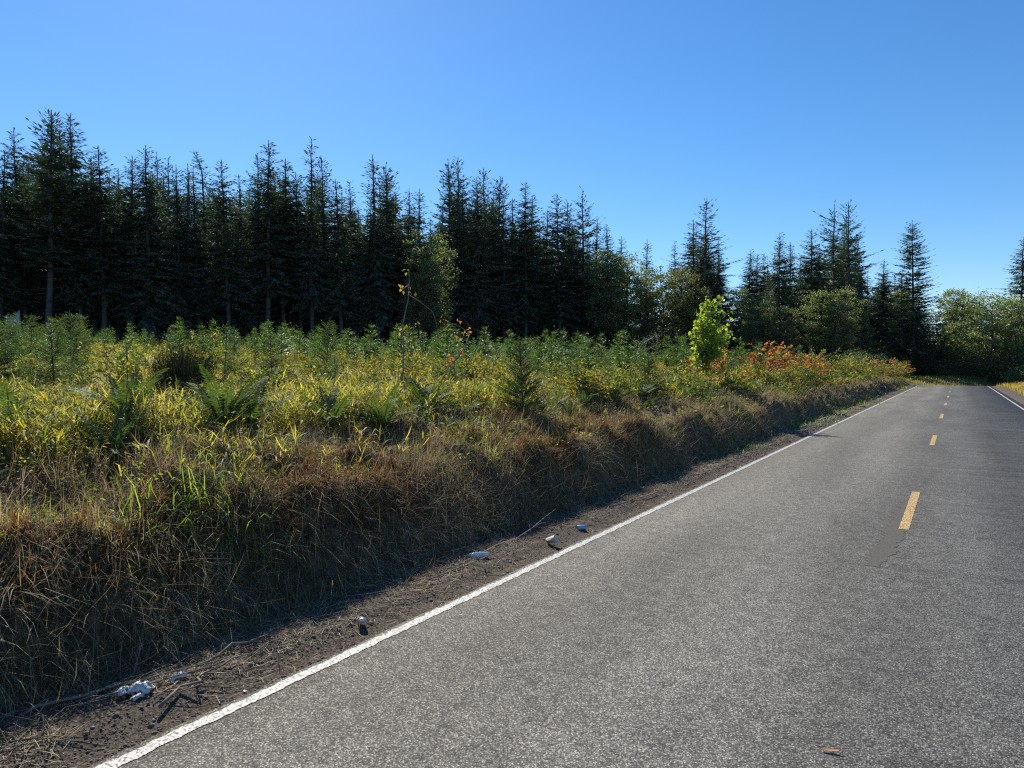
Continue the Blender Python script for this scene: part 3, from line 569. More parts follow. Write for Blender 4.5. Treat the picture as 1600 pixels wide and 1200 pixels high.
DEEP = [(20.9, 183.3, 9.0), (-51.7, 194.3, 14.2), (-140.8, 113.0, 37.4), (4.5, 181.2, 9.4), (-158.2, 102.4, 33.0), (-130.3, 111.4, 31.3), (-86.2, 174.4, 25.4), (-72.7, 183.9, 9.8), (-126.9, 150.5, 36.4), (-130.5, 119.0, 35.7), (-153.8, 73.8, 35.8), (-150.7, 44.8, 24.8), (12.0, 180.5, 11.1), (-147.3, 102.1, 36.3), (-101.3, 128.2, 27.7), (-48.3, 197.2, 16.3), (-3.2, 214.2, 8.9), (-102.9, 139.6, 35.9), (-187.1, 71.9, 34.2), (-22.3, 227.8, 14.9), (-135.6, 134.8, 28.4), (-176.2, 72.3, 30.1), (-104.6, 133.1, 30.2), (-134.1, 144.0, 33.3), (-150.5, 94.5, 33.3), (-119.9, 83.6, 23.7), (-56.3, 182.7, 12.5), (-113.2, 172.1, 31.7), (-130.1, 97.0, 30.2), (-181.4, 83.3, 47.9), (-97.0, 145.2, 33.4), (-157.4, 47.5, 24.3), (-17.2, 188.8, 17.4), (-179.0, 90.9, 37.0), (-125.8, 77.1, 31.2), (38.7, 228.1, 12.2), (-145.3, 68.3, 38.9), (-168.1, 80.7, 41.3), (-166.6, 43.8, 25.4), (-0.6, 220.6, 12.6), (-87.8, 167.9, 30.9), (-142.4, 90.8, 33.0), (-154.6, 53.2, 29.8), (26.7, 209.1, 11.7), (-77.4, 174.4, 10.9), (-74.9, 210.2, 10.8), (-133.4, 58.6, 28.4), (-125.3, 71.8, 28.0), (-134.9, 77.4, 27.1), (-33.2, 182.8, 17.2), (-169.2, 66.8, 28.6), (-35.2, 197.5, 19.0), (-73.7, 201.0, 10.1), (-111.2, 145.9, 33.7), (-31.2, 191.1, 22.5), (-107.1, 175.7, 37.3), (-92.3, 178.4, 31.8), (-59.4, 176.8, 12.4), (-133.8, 68.6, 23.4), (-177.9, 48.7, 31.8), (-162.0, 46.2, 30.5), (-135.6, 139.7, 36.3), (-136.7, 118.9, 35.4), (-158.4, 108.5, 34.5), (-96.2, 135.9, 31.1), (-101.6, 178.0, 25.6), (-66.7, 166.7, 13.0), (-77.9, 196.0, 13.2), (-45.1, 207.8, 24.7), (-188.0, 60.1, 36.2), (-105.4, 153.1, 34.0), (-25.2, 200.0, 27.7), (-116.2, 139.8, 26.6), (-22.7, 211.2, 18.4), (-20.0, 224.0, 24.0), (-51.8, 220.1, 18.6), (-6.1, 182.7, 12.6), (25.9, 225.0, 11.8), (-100.5, 171.7, 32.3), (3.6, 219.8, 10.5), (-108.8, 158.9, 37.1), (-202.6, 61.9, 37.4), (-90.7, 135.8, 34.5), (18.4, 194.0, 12.1), (-155.0, 92.9, 33.4), (11.5, 205.4, 9.3), (-108.1, 98.0, 33.5), (-150.0, 65.7, 30.3), (22.0, 199.7, 9.5), (-70.1, 191.0, 12.1), (-126.9, 83.4, 24.7), (-162.5, 61.1, 29.3), (-102.7, 184.3, 34.3), (-36.6, 214.9, 30.8), (-135.4, 101.1, 28.6), (13.0, 185.4, 10.8), (-119.6, 88.7, 29.2), (-97.6, 159.1, 33.0), (-148.4, 111.1, 38.1), (-104.5, 116.7, 34.3), (37.8, 220.6, 11.4), (-55.8, 196.8, 9.9), (-103.6, 108.7, 23.2), (-121.1, 100.2, 33.2), (-96.5, 140.6, 30.0), (-94.3, 132.1, 35.8), (10.2, 211.6, 11.6), (-198.7, 60.1, 30.9), (-51.7, 173.5, 14.0), (-74.8, 169.5, 9.4), (-90.3, 148.1, 29.4), (12.7, 230.9, 11.9), (-186.7, 77.7, 30.7), (-117.6, 164.7, 41.9), (30.7, 200.2, 12.2), (22.6, 222.2, 9.4), (-67.5, 214.7, 9.2), (-123.8, 106.2, 36.0), (-150.3, 85.3, 32.5), (25.0, 215.2, 12.7), (-149.8, 54.3, 26.8), (-30.0, 206.5, 27.4), (-38.0, 194.1, 26.1), (-131.5, 73.2, 30.9), (29.0, 237.7, 10.1), (-153.8, 104.5, 32.9), (17.1, 179.8, 9.1), (-64.9, 187.3, 10.8), (-76.7, 186.4, 13.1), (-124.2, 147.0, 28.7), (-19.2, 215.9, 22.7), (-189.9, 52.1, 33.6), (-125.6, 111.6, 33.0), (15.2, 218.8, 12.9), (-159.6, 78.8, 29.7), (-179.6, 76.0, 35.2), (-152.1, 123.0, 38.3), (-146.9, 49.7, 26.7), (-88.5, 205.8, 14.1), (34.0, 211.8, 10.4), (-135.2, 126.0, 37.7), (-94.9, 173.5, 29.2), (-143.6, 55.8, 24.1), (-115.1, 99.4, 28.2), (-110.1, 108.3, 25.2), (-159.2, 87.5, 30.8), (-87.4, 195.0, 14.9), (-160.2, 92.0, 34.2), (-80.2, 170.5, 12.3), (-65.0, 200.8, 10.6), (-61.0, 194.5, 11.0), (6.4, 189.0, 10.7), (-60.3, 202.3, 11.0), (-45.9, 174.9, 9.9), (-110.4, 164.5, 39.8), (-140.7, 84.7, 26.9), (-174.9, 88.8, 30.6), (-49.5, 184.5, 14.4), (-84.5, 208.0, 9.9), (-143.3, 43.6, 26.4), (-174.3, 58.4, 30.5), (-138.5, 107.1, 35.2), (-18.7, 208.4, 17.1), (-96.1, 189.2, 40.4), (-27.0, 212.9, 34.8), (-136.5, 90.3, 25.0), (38.8, 242.7, 9.0), (-113.7, 153.8, 43.4), (-155.3, 58.6, 26.4), (-139.9, 126.2, 33.8), (-43.7, 180.9, 19.4), (-128.8, 91.2, 33.0), (-169.9, 97.2, 35.8), (-88.4, 157.3, 24.8), (-42.7, 193.7, 25.0), (-52.2, 205.8, 15.0), (-17.8, 202.1, 18.1), (-144.3, 120.2, 37.0), (-66.4, 172.4, 12.9), (-113.6, 127.0, 35.7), (15.3, 202.6, 11.2), (-91.1, 191.6, 31.6), (-108.7, 139.0, 23.8), (-72.3, 176.3, 12.0), (-152.8, 69.7, 37.2), (-125.8, 122.7, 31.2), (-86.9, 162.7, 31.2), (-124.6, 131.4, 25.7), (-114.3, 106.4, 30.2), (29.8, 192.9, 10.0), (-159.0, 65.6, 27.5), (-137.3, 61.0, 26.4), (19.3, 216.6, 11.5), (-102.1, 147.5, 35.6), (-132.4, 105.4, 30.3), (-13.2, 185.3, 15.0), (-9.0, 198.6, 14.3), (1.9, 214.9, 9.2), (-171.3, 84.2, 32.4), (-141.8, 98.5, 26.4), (-124.4, 89.9, 30.7), (35.2, 207.2, 12.4), (-0.4, 192.6, 10.5), (-146.1, 60.4, 27.7), (18.6, 234.8, 9.4), (-25.9, 192.5, 27.5), (-123.8, 138.8, 35.0), (-143.2, 132.0, 45.4), (-31.6, 177.2, 23.7), (-32.4, 213.2, 32.2), (-7.9, 190.5, 21.0), (-129.2, 156.6, 39.8), (26.1, 233.0, 9.2), (-150.3, 77.9, 32.8), (19.1, 211.8, 10.5), (-29.8, 201.9, 29.7), (-85.7, 143.3, 27.2), (9.8, 223.8, 11.6), (23.0, 192.5, 12.2), (-163.9, 79.2, 38.5), (-198.2, 66.4, 34.5), (-93.5, 183.0, 29.9), (23.3, 187.8, 11.2), (-148.7, 106.1, 38.3), (-167.2, 55.4, 32.7), (-136.3, 54.9, 21.6), (-116.8, 133.5, 35.3), (-82.1, 147.1, 27.8), (-46.1, 215.0, 26.1), (-163.3, 99.7, 37.7), (33.2, 223.3, 12.1), (-145.9, 79.4, 29.9), (-167.6, 48.0, 25.5), (-97.6, 152.2, 30.3), (-27.5, 218.4, 31.3), (-15.0, 231.9, 24.1), (-120.3, 92.9, 27.5), (-138.7, 74.7, 27.6), (-39.6, 173.8, 17.1), (-98.1, 166.4, 32.8), (2.1, 197.4, 10.4), (-114.2, 158.2, 34.2), (-37.1, 208.2, 26.2), (-3.0, 208.5, 10.3), (16.3, 188.5, 11.1), (-98.0, 196.8, 34.8), (-2.6, 226.6, 10.5), (-5.8, 220.1, 8.9), (-33.7, 187.3, 24.4), (-81.4, 180.9, 9.8), (-118.5, 96.7, 33.9), (-130.2, 140.1, 27.7), (-133.0, 86.0, 31.9), (29.5, 186.7, 12.5), (-153.8, 114.2, 32.0), (-78.3, 158.8, 26.2), (-45.4, 200.5, 23.0), (-122.1, 120.1, 33.6), (-133.4, 130.4, 35.1), (-178.6, 60.7, 30.9), (-164.0, 50.9, 26.3), (-90.9, 199.7, 14.8), (17.0, 230.5, 8.4), (-128.7, 69.1, 26.6), (-19.7, 179.6, 29.2), (-35.8, 175.6, 18.0), (-161.7, 72.5, 35.0), (-44.1, 188.9, 18.2), (-154.6, 80.2, 33.1), (10.2, 195.5, 10.0), (-184.0, 58.3, 30.0), (-69.2, 209.0, 12.4), (-168.5, 91.6, 33.0), (-79.1, 207.9, 10.7), (-80.7, 163.6, 23.5), (-127.6, 103.2, 30.0), (-11.9, 203.5, 17.9), (-139.3, 51.7, 28.0), (-155.2, 43.5, 23.6), (-79.7, 153.6, 24.8), (-129.1, 132.9, 33.5), (-11.0, 194.7, 22.1), (4.6, 226.0, 11.5), (-32.3, 218.0, 32.3), (-40.1, 220.1, 22.1), (-92.3, 140.9, 27.8), (-175.1, 63.5, 37.1), (-167.1, 73.4, 37.8), (31.2, 205.3, 9.6), (-167.0, 61.6, 32.4), (-4.8, 193.6, 8.2), (-119.4, 160.6, 38.6), (18.7, 205.0, 8.2), (-86.3, 184.1, 11.1), (-117.2, 120.6, 25.4), (4.6, 192.9, 11.5), (34.9, 240.6, 12.2), (29.5, 181.9, 11.3), (-101.6, 156.7, 34.1), (36.5, 236.6, 10.1), (-173.0, 77.1, 41.3), (-73.4, 215.4, 13.4), (-163.3, 84.1, 33.2), (-123.3, 152.9, 32.4), (-74.0, 162.4, 10.5), (3.2, 204.0, 11.0), (-14.7, 210.0, 13.5), (-183.1, 67.7, 32.3), (-68.7, 180.8, 10.5), (-166.1, 103.1, 38.7), (29.8, 227.7, 8.5), (-57.6, 215.1, 10.7), (-8.5, 231.5, 11.7), (34.1, 195.8, 11.7), (-183.8, 74.7, 36.1), (-81.6, 192.5, 13.3), (-148.3, 40.0, 22.6), (-62.7, 180.4, 10.0), (15.6, 208.7, 12.9), (10.9, 217.2, 8.8), (34.7, 201.6, 8.1), (-105.8, 143.1, 39.3), (-138.3, 69.0, 30.2), (-173.4, 49.4, 29.7), (-118.2, 109.8, 29.6), (-141.7, 60.2, 29.4), (8.0, 230.2, 9.3), (-39.4, 181.2, 22.3), (-105.5, 104.6, 26.2), (-143.2, 73.5, 25.0)]

# ------------------------------------------------------------------ forest conifers (built 30 m tall, scaled per tree)
DARK = [(.034, .058, .032), (.042, .072, .036), (.056, .088, .040), (.028, .050, .032)]

def make_conifer(seed, cb=.35, rad=3.0, n=210, droop=.45, up=.3, irregular=.3, hang=.45, top_bend=0.0, power=.86, spray=.78, onesided=0.0, cols=DARK, step=.36, dead=26):
    r = np.random.default_rng(seed)
    H = 30.0
    tk = Soup(); cr = Soup()
    zs = np.linspace(0, H, 16)
    wob = np.stack([np.cumsum(r.normal(0, .05, 16)), np.cumsum(r.normal(0, .05, 16)), zs], 1)
    wob[:, :2] -= wob[0, :2]
    if top_bend:
        wob[:, 0] += top_bend * np.maximum((zs - 25.5) / 4.5, 0) ** 1.6
        wob[:, 2] -= abs(top_bend) * .35 * np.maximum((zs - 27) / 3, 0) ** 2
    rad_t = .30 * (1 - zs / H) ** .8 + .025
    rad_t[0] *= 1.35
    V, T = tube(wob, rad_t, 7); tk.add(V, T, (.17, .15, .135))
    axis = lambda z: np.array([np.interp(z, zs, wob[:, 0]), np.interp(z, zs, wob[:, 1]), np.interp(z, zs, wob[:, 2])])
    az = r.uniform(0, 6.28)
    # bare dead limbs under the crown
    for k in range(dead):
        z = r.uniform(.12, cb + .08) * H; a = r.uniform(0, 6.28); Lb = r.uniform(.6, 2.2)
        p0 = axis(z); d = np.array([math.cos(a), math.sin(a), r.uniform(-.4, .1)])
        V, T = tube([p0, p0 + d * Lb * .5 + [0, 0, .03], p0 + d * Lb], [.04, .028, .012], 3, cap=False); tk.add(V, T, (.15, .14, .13))
    us = np.sort(r.uniform(0.01, 1, n) ** 1.1)
    lobe = r.uniform(0, 6.28)
    for u in us:
        z = H * (1 - u * (1 - cb)) - .55
        z = round(z / .8) * .8 + r.normal(0, .30)
        az += 2.4 + r.normal(0, .35)
        L = rad * (u ** power) * (1 - .35 * max(0, u - .75) / .25) * r.lognormal(0, irregular) + .12
        if onesided: L *= 1 + onesided * math.cos(az - lobe)
        pitch = up * (1 - u) * 1.5 - droop * u + r.normal(0, .08)
        p0 = axis(z)
        hd = np.array([math.cos(az), math.sin(az), 0])
        m = max(3, int(L / step))
        s = np.linspace(.12, 1, m)
        path = p0 + hd * (L * s)[:, None]
        path[:, 2] += L * (math.tan(pitch) * s - .18 * droop * s ** 2 + .16 * (up) * s ** 3)
        if L > .9:
            q = path[[0, m // 2, m - 1]]
            V, T = tube(np.concatenate([[p0], q]), [.05, .035, .022, .008], 3, cap=False); cr.add(V, T, (.06, .05, .04))
        fw = unit(np.gradient(path, axis=0)); side = np.cross(fw, [0, 0, 1.0])
        env = np.sin(np.clip(s * 1.05 + .12, 0, 1) * np.pi) ** .6 * .8 + .25
        P, D, LL = [], [], []
        for sg in (-1, 1):
            for rep in range(2):
                k = r.uniform(.45, 1.0, m)[:, None]
                d = fw * k + sg * side * r.uniform(.5, 1.0, m)[:, None] + np.array([0, 0, -1.0]) * (hang * r.uniform(.2, 1.6, m))[:, None]
                P.append(path + r.normal(0, .07, (m, 3))); D.append(d); LL.append(spray * min(1.0, .14 + L / 2.4) * env * r.uniform(.6, 1.25, m))
        P.append(path[-1:]); D.append(fw[-1:]); LL.append(np.array([spray * .8]))
        P = np.concatenate(P); D = np.concatenate(D); LL = np.concatenate(LL)
        Nn = np.array([0, 0, 1.0]) + r.normal(0, .55, (len(P), 3))
        V, T = diamonds(P, D, Nn, LL, LL * r.uniform(.22, .36, len(P)), fold=.2)
        c = np.array(cols)[r.integers(0, len(cols), len(P))] * r.normal(1, .15, (len(P), 1)) * r.normal(1, .12)
        cr.add(V, T, np.repeat(np.clip(c, .004, 1), 4, 0))
    # leader
    top = axis(H)
    k = 26
    P = axis(H - 1.1) + (top - axis(H - 1.1)) * r.uniform(0, 1, (k, 1)); a = r.uniform(0, 6.28, k)
    V, T = diamonds(P, np.stack([np.cos(a) * .5, np.sin(a) * .5, np.full(k, 1.5)], 1), r.normal(0, 1, (k, 3)), r.uniform(.14, .3, k), .07)
    cr.add(V, T, DARK[1])
    return tk.mesh('trunk', True), cr.mesh('crown')

CONIFERS = {
    'd': [make_conifer(1, cb=.22, rad=5.0, n=330, droop=.45, hang=.5), make_conifer(2, cb=.16, rad=4.7, n=330, droop=.5, hang=.55, irregular=.3), make_conifer(3, cb=.27, rad=5.2, n=320, droop=.35, hang=.4)],
    'n': [make_conifer(4, cb=.24, rad=3.4, n=280, droop=.5, hang=.5, irregular=.3), make_conifer(5, cb=.30, rad=3.7, n=270, droop=.4, hang=.4, irregular=.35), make_conifer(6, cb=.2, rad=3.2, n=280, droop=.6, hang=.6, irregular=.3)],
    'o': [make_conifer(7, cb=.34, rad=4.9, n=240, droop=.2, up=.55, hang=.25, irregular=.32), make_conifer(8, cb=.28, rad=4.4, n=220, droop=.3, up=.5, hang=.3, irregular=.38)],
    's': [make_conifer(9, cb=.3, rad=4.8, n=135, droop=.35, up=.55, hang=.3, irregular=.42, onesided=.3, power=.85), make_conifer(10, cb=.35, rad=3.8, n=130, droop=.25, up=.5, hang=.2, irregular=.5, power=.8)],
    'b': [make_conifer(12, cb=.10, rad=6.8, n=330, droop=.12, up=.25, hang=.25, irregular=.2, power=.7, spray=.75, dead=4)],
    'l': [make_conifer(13, cb=.35, rad=3.0, n=230, droop=.45, hang=.4, top_bend=-1.6, irregular=.4)],
    'f': [make_conifer(14, cb=.06, rad=4.6, n=260, droop=.4, hang=.5, spray=.85), make_conifer(15, cb=.1, rad=4.2, n=250, droop=.45, hang=.5, spray=.85)],
}
def conifer_thing(kind, i, x, y, h, label, group):
    tk, cr = CONIFERS[kind][i % len(CONIFERS[kind])]
    k = h / 30.0
    w = k * rng.uniform(1.0, 1.3) if kind not in 'b' else k
    if kind == 'f' and h < 14: w = k * 1.7
    t = thing('conifer_tree', label, 'conifer', (x, y, H1(x, y) - .15), rng.uniform(0, 6.28), group, (w, w, k))
    t.rotation_euler.x = rng.normal(0, .018); t.rotation_euler.y = rng.normal(0, .018)
    obj('trunk', tk, M_BARK, t); obj('crown', cr, M_NEEDLE, t)
    return t

SPECIAL = {
    2: 'tallest conifer of all, broad pointed crown above the left end of the forest',
    3: 'second tallest conifer, directly right of the tallest one at the left end',
    13: 'conifer with its thin top bent over to the left above the forest line',
    15: 'left one of three close conifer tops crowding beside the tall narrow spire',
    16: 'tall narrow conifer spire in the middle of three close tops',
    18: 'tall narrow conifer whose slim spire stands alone at a dip in the forest line',
    23: 'slim tall fir with clear trunk, narrow crown tip above its lower neighbours',
    28: 'open crowned fir, left of a pair of tall tops over the round alder',
    29: 'open crowned fir, right of a pair of tall tops over the round alder',
    31: 'fir with dense tapering top just right of the pair above the round alder',
    35: 'pointed fir at the right shoulder of the forest before the skyline drops',
    40: 'ragged thin topped conifer where the forest skyline starts dropping to the right',
    44: 'small distant conifer tip standing alone above pale alders',
    45: 'small distant conifer tip just left of the dense fir above the alders',
    46: 'dense conifer beside the tall spindly one behind the bright maple',
    47: 'tall spindly conifer with long bare looking branches behind the bright maple',
    51: 'dense dark conifer with broad pointed top right of the bright maple',
    53: 'slim conifer spire between the dense dark conifer and the sparse pair',
    54: 'left one of the pair of tall sparse conifers with upswept branches',
    55: 'right one of the pair of tall sparse conifers, long branches reaching right',
    56: 'short dark conifer between the sparse pair and the big roadside fir',
    57: 'big broad fir with layered branches standing where the road meets the forest',
    58: 'fir with bare lower trunk at the right edge beside the big alder',
}
for i, (x, y, h, k) in enumerate(FRONT_TREES):
    conifer_thing(k, i, x, y, h * 1.03, SPECIAL.get(i, 'dark conifer in the forest wall behind the clearing, its top against the sky'), 'conifers of the forest wall')
for i, (x, y, h, k) in enumerate(FILL_TREES):
    conifer_thing(k, i, x, y, h, 'dark conifer standing inside the forest, its top below the skyline trees', 'conifers inside the forest')

# the deep forest behind the rows above, too dense to count: one mass
def deep_forest():
    _, cr = make_conifer(16, cb=.03, rad=5.0, n=95, droop=.4, hang=.6, spray=1.9, step=1.0, dead=0)
    nv = len(cr.vertices); v = np.empty(nv * 3, np.float32); cr.vertices.foreach_get('co', v); v = v.reshape(-1, 3)
    nt = len(cr.polygons); t = np.empty(nt * 3, np.int32); cr.loops.foreach_get('vertex_index', t); t = t.reshape(-1, 3)
    c = np.empty(nv * 4, np.float32); cr.color_attributes['tint'].data.foreach_get('color', c); c = c.reshape(-1, 4)[:, :3]
    Vs, Ts, Cs, n = [], [], [], 0
    for (x, y, h) in DEEP:
        a = rng.uniform(0, 6.28); ca, sa = math.cos(a), math.sin(a); k = h / 30; w = max(k, .55)
        Vs.append(np.stack([(v[:, 0] * ca - v[:, 1] * sa) * w + x, (v[:, 0] * sa + v[:, 1] * ca) * w + y, v[:, 2] * k + H1(x, y) - .5], 1)); Ts.append(t + n); Cs.append(c); n += nv
    bpy.data.meshes.remove(cr)
    obj('forest_depth', mesh_np('forest_depth', np.concatenate(Vs), np.concatenate(Ts), np.concatenate(Cs)), M_NEEDLE, kind='stuff', label='dense dark conifer forest filling the depth behind the front trees')
deep_forest()

# ------------------------------------------------------------------ broadleaf trees (built 20 m tall)
ALDER = [(.135, .165, .068), (.155, .182, .08), (.11, .14, .06), (.175, .195, .09)]
def make_alder(seed, rad=4.2, cb=.25, clumps=190, leaves=70, leaf=.32, cols=ALDER, lean=.0):
    r = np.random.default_rng(seed); H = 20.0
    tk = Soup(); cr = Soup()
    zs = np.linspace(0, H * .9, 10)
    ax = np.stack([np.cumsum(r.normal(0, .14, 10)), np.cumsum(r.normal(0, .14, 10)), zs], 1); ax[:, :2] -= ax[0, :2]
    V, T = tube(ax, .22 * (1 - zs / H) + .03, 6); tk.add(V, T, (.25, .24, .22))
    for k in range(clumps):
        u = r.uniform(0, 1) ** .8                        # 0 top, 1 crown base
        z = H * (1 - u * (1 - cb))
        shape = math.sqrt(max(0, 1 - (2 * (u ** .75) - 1) ** 2)) * .9 + .12
        a = r.uniform(0, 6.28); q = rad * shape * math.sqrt(r.uniform(.15, 1)) * r.uniform(.75, 1.2)
        tip = np.array([np.interp(z, zs, ax[:, 0]) + q * math.cos(a), np.interp(z, zs, ax[:, 1]) + q * math.sin(a), z])
        zb = max(z - q * r.uniform(.5, 1.1), H * .08); b = np.array([np.interp(zb, zs, ax[:, 0]), np.interp(zb, zs, ax[:, 1]), min(zb, H * .88)])
        if k % 2 == 0:
            V, T = tube([b, (b + tip) / 2 + [0, 0, .25], tip], [.07, .045, .015], 3, cap=False); tk.add(V, T, (.2, .19, .17))
        sz = r.uniform(.45, 1.05)
        m = int(leaves * sz)
        P = tip + r.normal(0, 1, (m, 3)) * np.array([.62, .62, .42]) * sz
        D = r.normal(0, 1, (m, 3)) + [0, 0, -.5]
        V, T = diamonds(P, D, r.normal(0, 1, (m, 3)) + [0, 0, .8], r.uniform(.7, 1.3, m) * leaf, r.uniform(.6, .9, m) * leaf, mid=.5)
        c = np.array(cols)[r.integers(0, len(cols), m)] * r.normal(1, .18, (m, 1)) * r.uniform(.8, 1.2)
        cr.add(V, T, np.repeat(np.clip(c, .01, 1), 4, 0))
    return tk.mesh('trunk', True), cr.mesh('crown')
ALDERS = [make_alder(21), make_alder(22, rad=4.8, cb=.15), make_alder(23, rad=3.8, cb=.3), make_alder(24, rad=5.0, cb=.04, clumps=260)]
YELLOWISH = [(.105, .105, .036), (.125, .115, .04), (.08, .09, .03)]
ALDERS_Y = [make_alder(25, cols=YELLOWISH, cb=.2)]
BROAD_LABEL = {0: 'round topped pale alder sticking out of the dark forest below the fir pair', 5: 'yellowish green alder crown at the right shoulder of the forest',
               11: 'round green alder left of the sparse conifer pair', 9: 'grey green alder behind and right of the bright maple', 16: 'big pale green alder with drooping crown on the right of the road',
               17: 'green alder at the right edge beside the bare trunked fir', 12: 'alder crown just under the pair of sparse conifers'}
for i, (x, y, h, w, k) in enumerate(BROADLEAF):
    tk, cr = (ALDERS if k == 'm' else ALDERS_Y)[0 if k == 'y' else (3 if i in (16, 17, 18) else i % 3)]
    s = h / 20.0
    t = thing('alder_tree', BROAD_LABEL.get(i, 'green alder crown among the dark conifers along the forest edge'), 'broadleaf tree', (x, y, H1(x, y) - .1), rng.uniform(0, 6.28), 'alders along the forest edge', (s * w, s * w, s))
    obj('trunk', tk, M_BARK, t); obj('crown', cr, M_ALDER, t)
# low thicket under the trees and at the road bend
def make_thicket(seed, cols, h=2.4, w=1.6, n=900, leaf=.16):
    r = np.random.default_rng(seed); st = Soup(); lf = Soup()
    for k in range(9):
        a = r.uniform(0, 6.28); q = w * r.uniform(.2, .9)
        V, T = tube([(0, 0, 0), (q * .35 * math.cos(a), q * .35 * math.sin(a), h * .5), (q * math.cos(a), q * math.sin(a), h * r.uniform(.6, .95))], [.03, .022, .006], 3, cap=False); st.add(V, T, (.12, .1, .08))
    a = r.uniform(0, 6.28, n); z = h * r.beta(1.6, 1.3, n); q = w * np.sqrt(r.uniform(.05, 1, n)) * np.sqrt(np.clip(1 - (z / h - .45) ** 2 * 2.6, .05, 1))
    cl = .28 * np.round(r.normal(0, 1, (n, 3)))
    P = np.stack([q * np.cos(a), q * np.sin(a), z], 1) + cl * .5
    V, T = diamonds(P, r.normal(0, 1, (n, 3)) + [0, 0, -.2], r.normal(0, .7, (n, 3)) + [0, 0, 1], leaf * r.uniform(.6, 1.3, n), leaf * r.uniform(.5, .8, n), mid=.5)
    c = np.array(cols)[r.integers(0, len(cols), n)] * r.normal(1, .18, (n, 1))
    lf.add(V, T, np.repeat(np.clip(c, .01, 1), 4, 0))
    return st.mesh('stem'), lf.mesh('foliage')
THICKET = [make_thicket(31, ALDER, n=1100), make_thicket(32, [(.05, .08, .03), (.07, .10, .04)], n=1000, w=1.9), make_thicket(33, [(.09, .11, .03), (.12, .12, .03)], n=900)]
THICKET_SPOTS = [(-1.5, 141, 1.3), (2.2, 140, 1.6), (5.4, 137, 1.7), (8.2, 133, 1.6), (-4.6, 143, 1.5), (-8.5, 141, 1.5), (-12, 138, 1.7), (-16, 137, 1.8), (-20, 136, 1.7), (3.6, 147, 2.6), (7.5, 143, 2.5), (-.2, 149, 2.4), (-3, 151, 3), (-25, 138, 1.8), (-30, 140, 2), (-13, 116, 1.2), (-11, 122, 1.4), (-14, 127, 1.6), (12, 131, 2.2), (10.5, 138, 2.6), (-35, 142, 2), (-41, 142, 2.2), (-6.5, 149, 2.6), (-10, 147, 2.6), (5.8, 150, 3)]
for i, (x, y, s) in enumerate(THICKET_SPOTS):
    st, lf = THICKET[i % 3]
    t = thing('thicket_shrub', 'leafy green shrub under the trees where the road bends away', 'shrub', (x, y, H1(x, y) - .1), rng.uniform(0, 6.28), 'shrubs at the foot of the far trees', (s, s, s))
    obj('stem', st, M_TWIG, t); obj('foliage', lf, M_ALDER, t)


